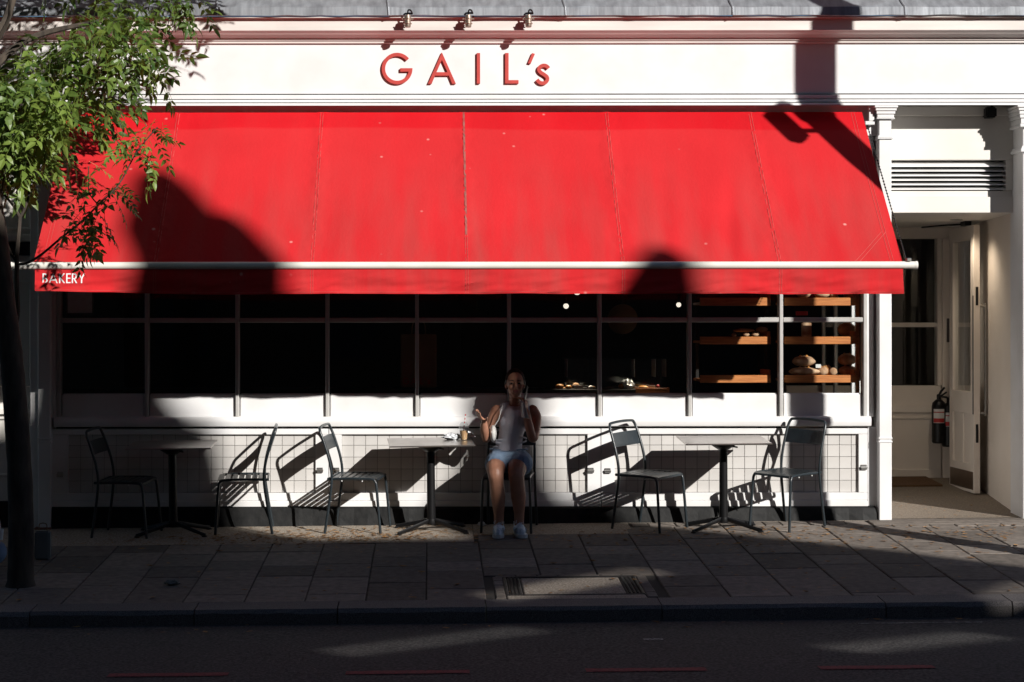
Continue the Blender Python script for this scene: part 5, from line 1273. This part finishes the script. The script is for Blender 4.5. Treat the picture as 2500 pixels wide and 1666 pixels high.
# glass display case
gc = thing('display_case', 'frameless glass display case on the pastry counter', 'display case')
gx0, gx1 = X_(1383, .75), X_(1625, .75); gz0_, gz1_ = zc, Z_(877, .75)
bx('glass_panel', 'glass', gc, gx0, gx1, .70, .706, gz0_, gz1_, .0006); bx('glass_panel', 'glass', gc, gx0, gx1, 1.0, 1.006, gz0_, gz1_, .0006)
for x in (gx0, X_(1547, .75), X_(1598, .75), gx1 - .006): bx('glass_end', 'filmy', gc, x, x + .005, .707, .999, gz0_ + .1, gz1_ - .001, .0006)
bx('glass_top', 'glass', gc, gx0, gx1, .70, 1.006, gz1_ + .001, gz1_ + .006, .0006); bx('glass_shelf', 'glass', gc, gx0, gx1, .71, .99, Z_(918, .75), Z_(918, .75) + .006, .0006)
# bag hanging in the window
pb = thing('paper_bag', "brown paper carrier bag printed GAIL's standing inside the window", 'bag'); Yb = .40
mb = MB(); x0, x1, z0, z1 = X_(978, Yb), X_(1066, Yb), Z_(947, Yb), Z_(816, Yb); mb.bbox(x0, x1, Yb, Yb + .14, z0, z1, .01); mb.build('bag_body', M['brownpaper'], pb)
for yy in (Yb + .02, Yb + .12):
    mb = MB(); xm = (x0 + x1) / 2; mb.tube(cat_rom([(xm - .06, yy, z1 - .01), (xm - .05, yy, z1 + .09), (xm, yy, z1 + .12), (xm + .05, yy, z1 + .09), (xm + .06, yy, z1 - .01)], 4), .005, 6); mb.build('handle', M['brownpaper'], pb)
cx = x0 + .02
for ch in "GAIL's":
    h = .055
    inst('letter', outline_mesh('letter', GLY[ch][1], .0008, 'extred', lambda c, cx=cx, ch=ch: Vector((cx + c.x * h, Yb - .0012 - c.z, z0 + .03 + (c.y + (.7 if ch == "'" else 0)) * h))), pb); cx += GLY[ch][0] * h + .012
bx('display_ledge', 'inside', None, -3.2, 1.0, .30, .62, z0 - .03, z0 - .001).name = 'window_ledge'
tag(bpy.data.objects['window_ledge'], 'dark display ledge along the inside of the long window', 'ledge')
# menu sheet, lamps, round shade
mn = thing('menu_sheet', 'pale framed sheet in the top left window pane', 'notice'); Ym = .125
bx('sheet', 'filmy', mn, X_(165, Ym), X_(225, Ym), Ym, Ym + .004, Z_(764, Ym), Z_(700, Ym)); bx('frame', 'frame', mn, X_(161, Ym), X_(229, Ym), Ym + .005, Ym + .012, Z_(768, Ym), Z_(696, Ym))
GL = emit('lamp_glow', (1, .90, .76), .95)
def pend(px, py, rpx, Y, label):
    t = thing('pendant_lamp', label, 'lamp', (X_(px, Y), Y, Z_(py, Y)), group='glowing pendant lamps inside the shop'); r = rpx * (DCAM + Y) / FPX
    mb = MB(); mb.ball((0, 0, 0), r, 20, 14); mb.build('globe', GL, t, True); mb = MB(); mb.tube([(0, 0, r), (0, 0, 3.29 - t.location.z)], .006, 6); mb.build('flex', M['blackmetal'], t)
    mb = MB(); mb.lathe([(r * .5, r * .9), (r * .45, r * 1.3), (r * .1, r * 1.4)], seg=12); mb.build('lamp_holder', M['blackmetal'], t)
def spot(px, Y, z, tx, ty, e, deg):
    ld = bpy.data.lights.new('counter_spot', 'SPOT'); ld.energy = e; ld.spot_size = R(deg); ld.spot_blend = .7; ld.color = (1, .86, .66); ld.shadow_soft_size = .03
    o = bpy.data.objects.new('counter_spot', ld); C.objects.link(o); p = Vector((px, Y, z)); o.location = p; o.rotation_euler = (Vector((tx, ty, zc)) - p).to_track_quat('-Z', 'Y').to_euler()
spot(1.24, .74, 1.80, 1.27, .50, 60, 32); spot(2.17, .74, 1.78, 1.84, .46, 60, 34)  # spots added to light the pastries; no fitting is modelled
pend(1382, 748, 6.6, .78, 'glowing round pendant lamp in the window bay above the buns'); pend(1657, 745, 6, .78, 'glowing round pendant lamp left of the bread racks'); pend(1409, 712, 9, 2.0, 'glowing pendant lamp just under the valance edge')
ds = thing('round_shade', 'large round brown shade hanging in the dark shop', 'lamp shade', (X_(1520, 2.6), 2.6, Z_(780, 2.6))); r = 37 * 18.45 / FPX
mb = MB(); mb.lathe([(.01, -.05), (r * .6, -.045), (r * .95, -.01), (r, 0), (r * .95, .02), (.01, .03)], seg=32, axis='y'); mb.build('disc', M['brownpaper'], ds, True); mb = MB(); mb.tube([(0, 0, r), (0, 0, 3.29 - ds.location.z)], .006, 6); mb.build('flex', M['blackmetal'], ds)
rt = thing('red_shelf_sign', 'small dark red shelf sign above the rightmost bread rack', 'sign'); bx('plate', 'extred', rt, X_(1943, .9), X_(1972, .9), .9, .91, Z_(771, .9), Z_(761, .9))

# ================================================================== NEIGHBOUR ON THE LEFT
nb = thing('neighbour_front', 'panelled cream shopfront left of the bakery behind the tree trunk', 'building'); Yn = .05
N0, N1 = -7.5, X_(91.5, -.04) - .001
bx('wall', 'cream', nb, N0, N1 - .06, Yn + .12, Yn + .3, -.12, 3.55)
bx('pilaster', 'white', nb, X_(76, Yn), N1, Yn - .04, Yn + .119, -.12, 3.55)
def frame_(x0, x1, y0, y1):
    e = .025
    for a, b, c, d in ((x0, x1, y0, y0 + e), (x0, x1, y1 - e, y1), (x0, x0 + e, y0 + e + .001, y1 - e - .001), (x1 - e, x1, y0 + e + .001, y1 - e - .001)): bx('panel_moulding', 'cream', nb, a, b, Yn + .10, Yn + .119, c, d, .006)
frame_(-4.6, X_(72, Yn), Z_(945, Yn), Z_(682, Yn)); frame_(-4.6, X_(72, Yn), Z_(1165, Yn), Z_(1018, Yn)); frame_(-4.6, X_(72, Yn), Z_(560, Yn), Z_(380, Yn))
bx('rail', 'cream', nb, N0, X_(76, Yn) - .002, Yn + .06, Yn + .118, Z_(588, Yn), Z_(570, Yn)); bx('blind_box', 'inside', nb, N0, X_(76, Yn) - .003, Yn + .05, Yn + .117, Z_(622, Yn), Z_(590, Yn))
bx('plinth', 'black', nb, N0, X_(76, Yn) - .004, Yn + .02, Yn + .118, -.12, Z_(1225, Yn)); bx('rail', 'cream', nb, N0, X_(76, Yn) - .002, Yn + .07, Yn + .118, Z_(1012, Yn), Z_(1000, Yn))
